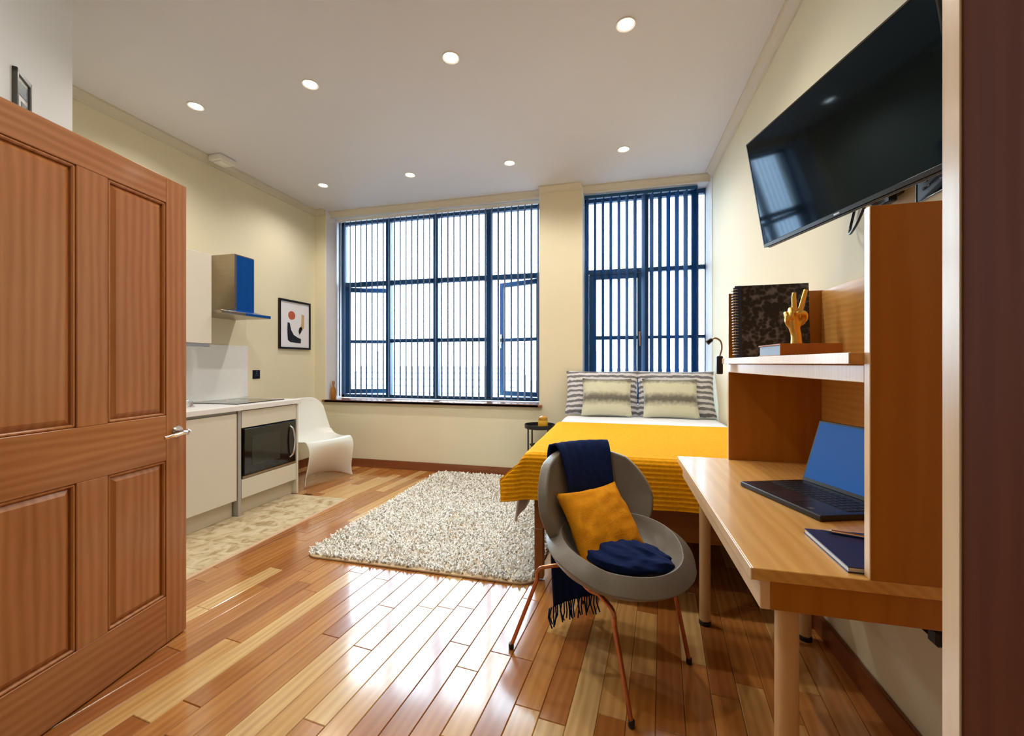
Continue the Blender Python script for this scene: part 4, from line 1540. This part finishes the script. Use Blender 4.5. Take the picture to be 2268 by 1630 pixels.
for q in ((0, TW, 0, .015), (0, TW, TH - .006, TH), (0, .006, .015, TH - .006), (TW - .006, TW, .015, TH - .006)):
    box(q[0], q[1], q[2], q[3], -.002, .001, .0008, bm=b, M=TM)
obj('bezel', b, mat('tv_bezel', (20, 19, 19), 0.25, var=0.05), tv)
obj('chin_strip', box(.02, TW - .02, -.006, .0, -.018, -.004, .002, M=TM), mat('tv_chin', (70, 66, 62), 0.3, 0.5, var=0.05), tv)
b = box(TW / 2 - .012, TW / 2 + .012, .005, .010, .001, .0016, M=TM)
obj('badge', b, MT['chrome'], tv)
mt_ = thing('wall_bracket', 'black folding arm bracket behind the television', 'bracket', (XR, 1.63, 1.9))
obj('wall_plate', box(XR - .02, XR - .0005, 1.58, 1.68, 1.74, 2.05, .003), MT['black_metal'], mt_)
cb = TM @ Vector((TW / 2, TH * .42, -.046))
obj('arm', tube([(XR - .015, 1.63, 1.9), (XR - .04, 1.63, 1.9), tuple(cb + Vector((.0, 0, .0)))], .014, 10), MT['black_metal'], mt_)
obj('head_plate', box(TW / 2 - .1, TW / 2 + .1, TH * .42 - .1, TH * .42 + .1, -.050, -.0462, .001, M=TM), MT['black_metal'], mt_)
sx = thing('media_box', 'small black box with cables below the television', 'media box', (XR - .03, 1.62, 1.75))
obj('case', box(XR - .045, XR - .021, 1.575, 1.685, 1.715, 1.80, .004), MT['black'], sx)
obj('plug', box(XR - .07, XR - .046, 1.665, 1.682, 1.735, 1.765, .004), MT['white_plastic'], sx)
obj('cord', tube(smooth_path([(XR - .06, 1.68, 1.74), (XR - .05, 1.75, 1.70), (XR - .03, 1.84, 1.69), (XR - .012, 1.86, 1.75), (XR - .012, 1.80, 1.86)], 6), .005, 8), MT['black'], sx, smooth=60)
tk = thing('cable_trunking', 'white cable cover on the wall above the hutch', 'trunking', (XR, 1.72, 1.53))
obj('cover', box(XR - .018, XR - .0005, 1.71, 1.735, 1.525, 1.735, .003), MT['white_plastic'], tk)

# ------------------------------------------------------------------ wardrobe at the right edge
wr = thing('wardrobe', 'tall brown wardrobe with a pale front edge at the right', 'wardrobe', (.58, .1, 0))
WXF = .280
o = obj('side_panel', box(WXF + .002, XR - .003, .4315, .4515, .002, 2.30, .0008), MT['desk_z_shaded'], wr)
obj('edge_band', box(WXF, WXF + .002, .4315, .4515, .002, 2.30, .0006), MT['desk_edge'], o)
obj('side_panel', box(WXF + .002, XR - .003, -.55, -.53, .002, 2.30, .0008), MT['desk_z_shaded'], wr)
obj('door', box(WXF + .0015, WXF + .020, -.045, .4312, .08, 2.28, .0005), MT['wardrobe'], wr)
obj('door', box(WXF + .0015, WXF + .020, -.528, -.049, .08, 2.28, .0005), MT['wardrobe'], wr)
obj('top_panel', box(WXF + .002, XR - .003, -.53, .4315, 2.28, 2.30), MT['desk_y'], wr)
obj('plinth', box(WXF + .05, WXF + .068, -.53, .4315, .002, .08), MT['wardrobe'], wr)
obj('back_panel', box(XR - .012, XR - .003, -.53, .4315, .08, 2.28), MT['desk_z_shaded'], wr)

# ------------------------------------------------------------------ outside: ground and roofs beyond the windows
GZ = -5.5
struct('ground', box(-90, 90, 5.5, 160, GZ - .4, GZ), mat('pale_ground', (120, 124, 128), 0.9, var=0.1, vscale=.4))


def house(label, x0, x1, y0, y1, eave, ridge, wallc, roofc):
    r = thing('house', label, 'house', ((x0 + x1) / 2, (y0 + y1) / 2, GZ), group='houses beyond the windows')
    obj('walls', box(x0, x1, y0, y1, GZ, eave), mat('house_wall', wallc, 0.9, var=0.08, vscale=.8), r)
    ym = (y0 + y1) / 2
    b = poly([(y0 - .3, eave - .15), (ym, ridge), (y1 + .3, eave - .15)], x1 - x0 + .6, Matrix(((0, 0, 1, x0 - .3), (1, 0, 0, 0), (0, 1, 0, 0), (0, 0, 0, 1))))
    rf = obj('roof', b, mat('roof_slate', roofc, 0.7, var=0.15, vscale=1.5, stretch=(.6, 3, 3)), r)
    obj('ridge_cap', box(x0 - .3, x1 + .3, ym - .15, ym + .15, ridge - .08, ridge + .06, .04), mat('ridge_tile', wallc, 0.8, var=0.05), rf)
    # courses of slates
    n = 9
    cb_ = new()
    for k in range(1, n):
        t = k / n
        yy, zz = y0 - .3 + (ym - y0 + .3) * t, eave - .15 + (ridge - eave + .15) * t
        box(x0 - .3, x1 + .3, yy - .05, yy + .05, zz - .01, zz + .05, bm=cb_)
    obj('slate_course', cb_, mat('slate_course', tuple(int(c * .93) for c in roofc), 0.8, var=0.1), rf)['kind'] = 'stuff'
    ch_ = obj('chimney', box(x0 + 1.0, x0 + 1.9, ym - .4, ym + .4, ridge - .8, ridge + .9), mat('chimney_brick', wallc, 0.9, var=0.1), r)
    for k in (-.2, .2):
        obj('chimney_pot', cyl((x0 + 1.45 + k, ym), .13, ridge + .9, ridge + 1.25, 10, .02), mat('pot_clay', (150, 130, 120), 0.8, var=0.05), ch_)


house('pale slate roofed house seen low through the middle of the wide window', -14.5, -5.2, 17, 27, -1.8, 1.0, (140, 140, 144), (112, 118, 130))
house('slate roofed house at the left of the wide window', -34, -22, 26, 36, -2.6, .5, (134, 138, 144), (106, 114, 128))
house('slate roofed house beyond the pier and narrow window', -3.0, 8.0, 24, 34, -2.0, .8, (138, 140, 146), (110, 116, 130))
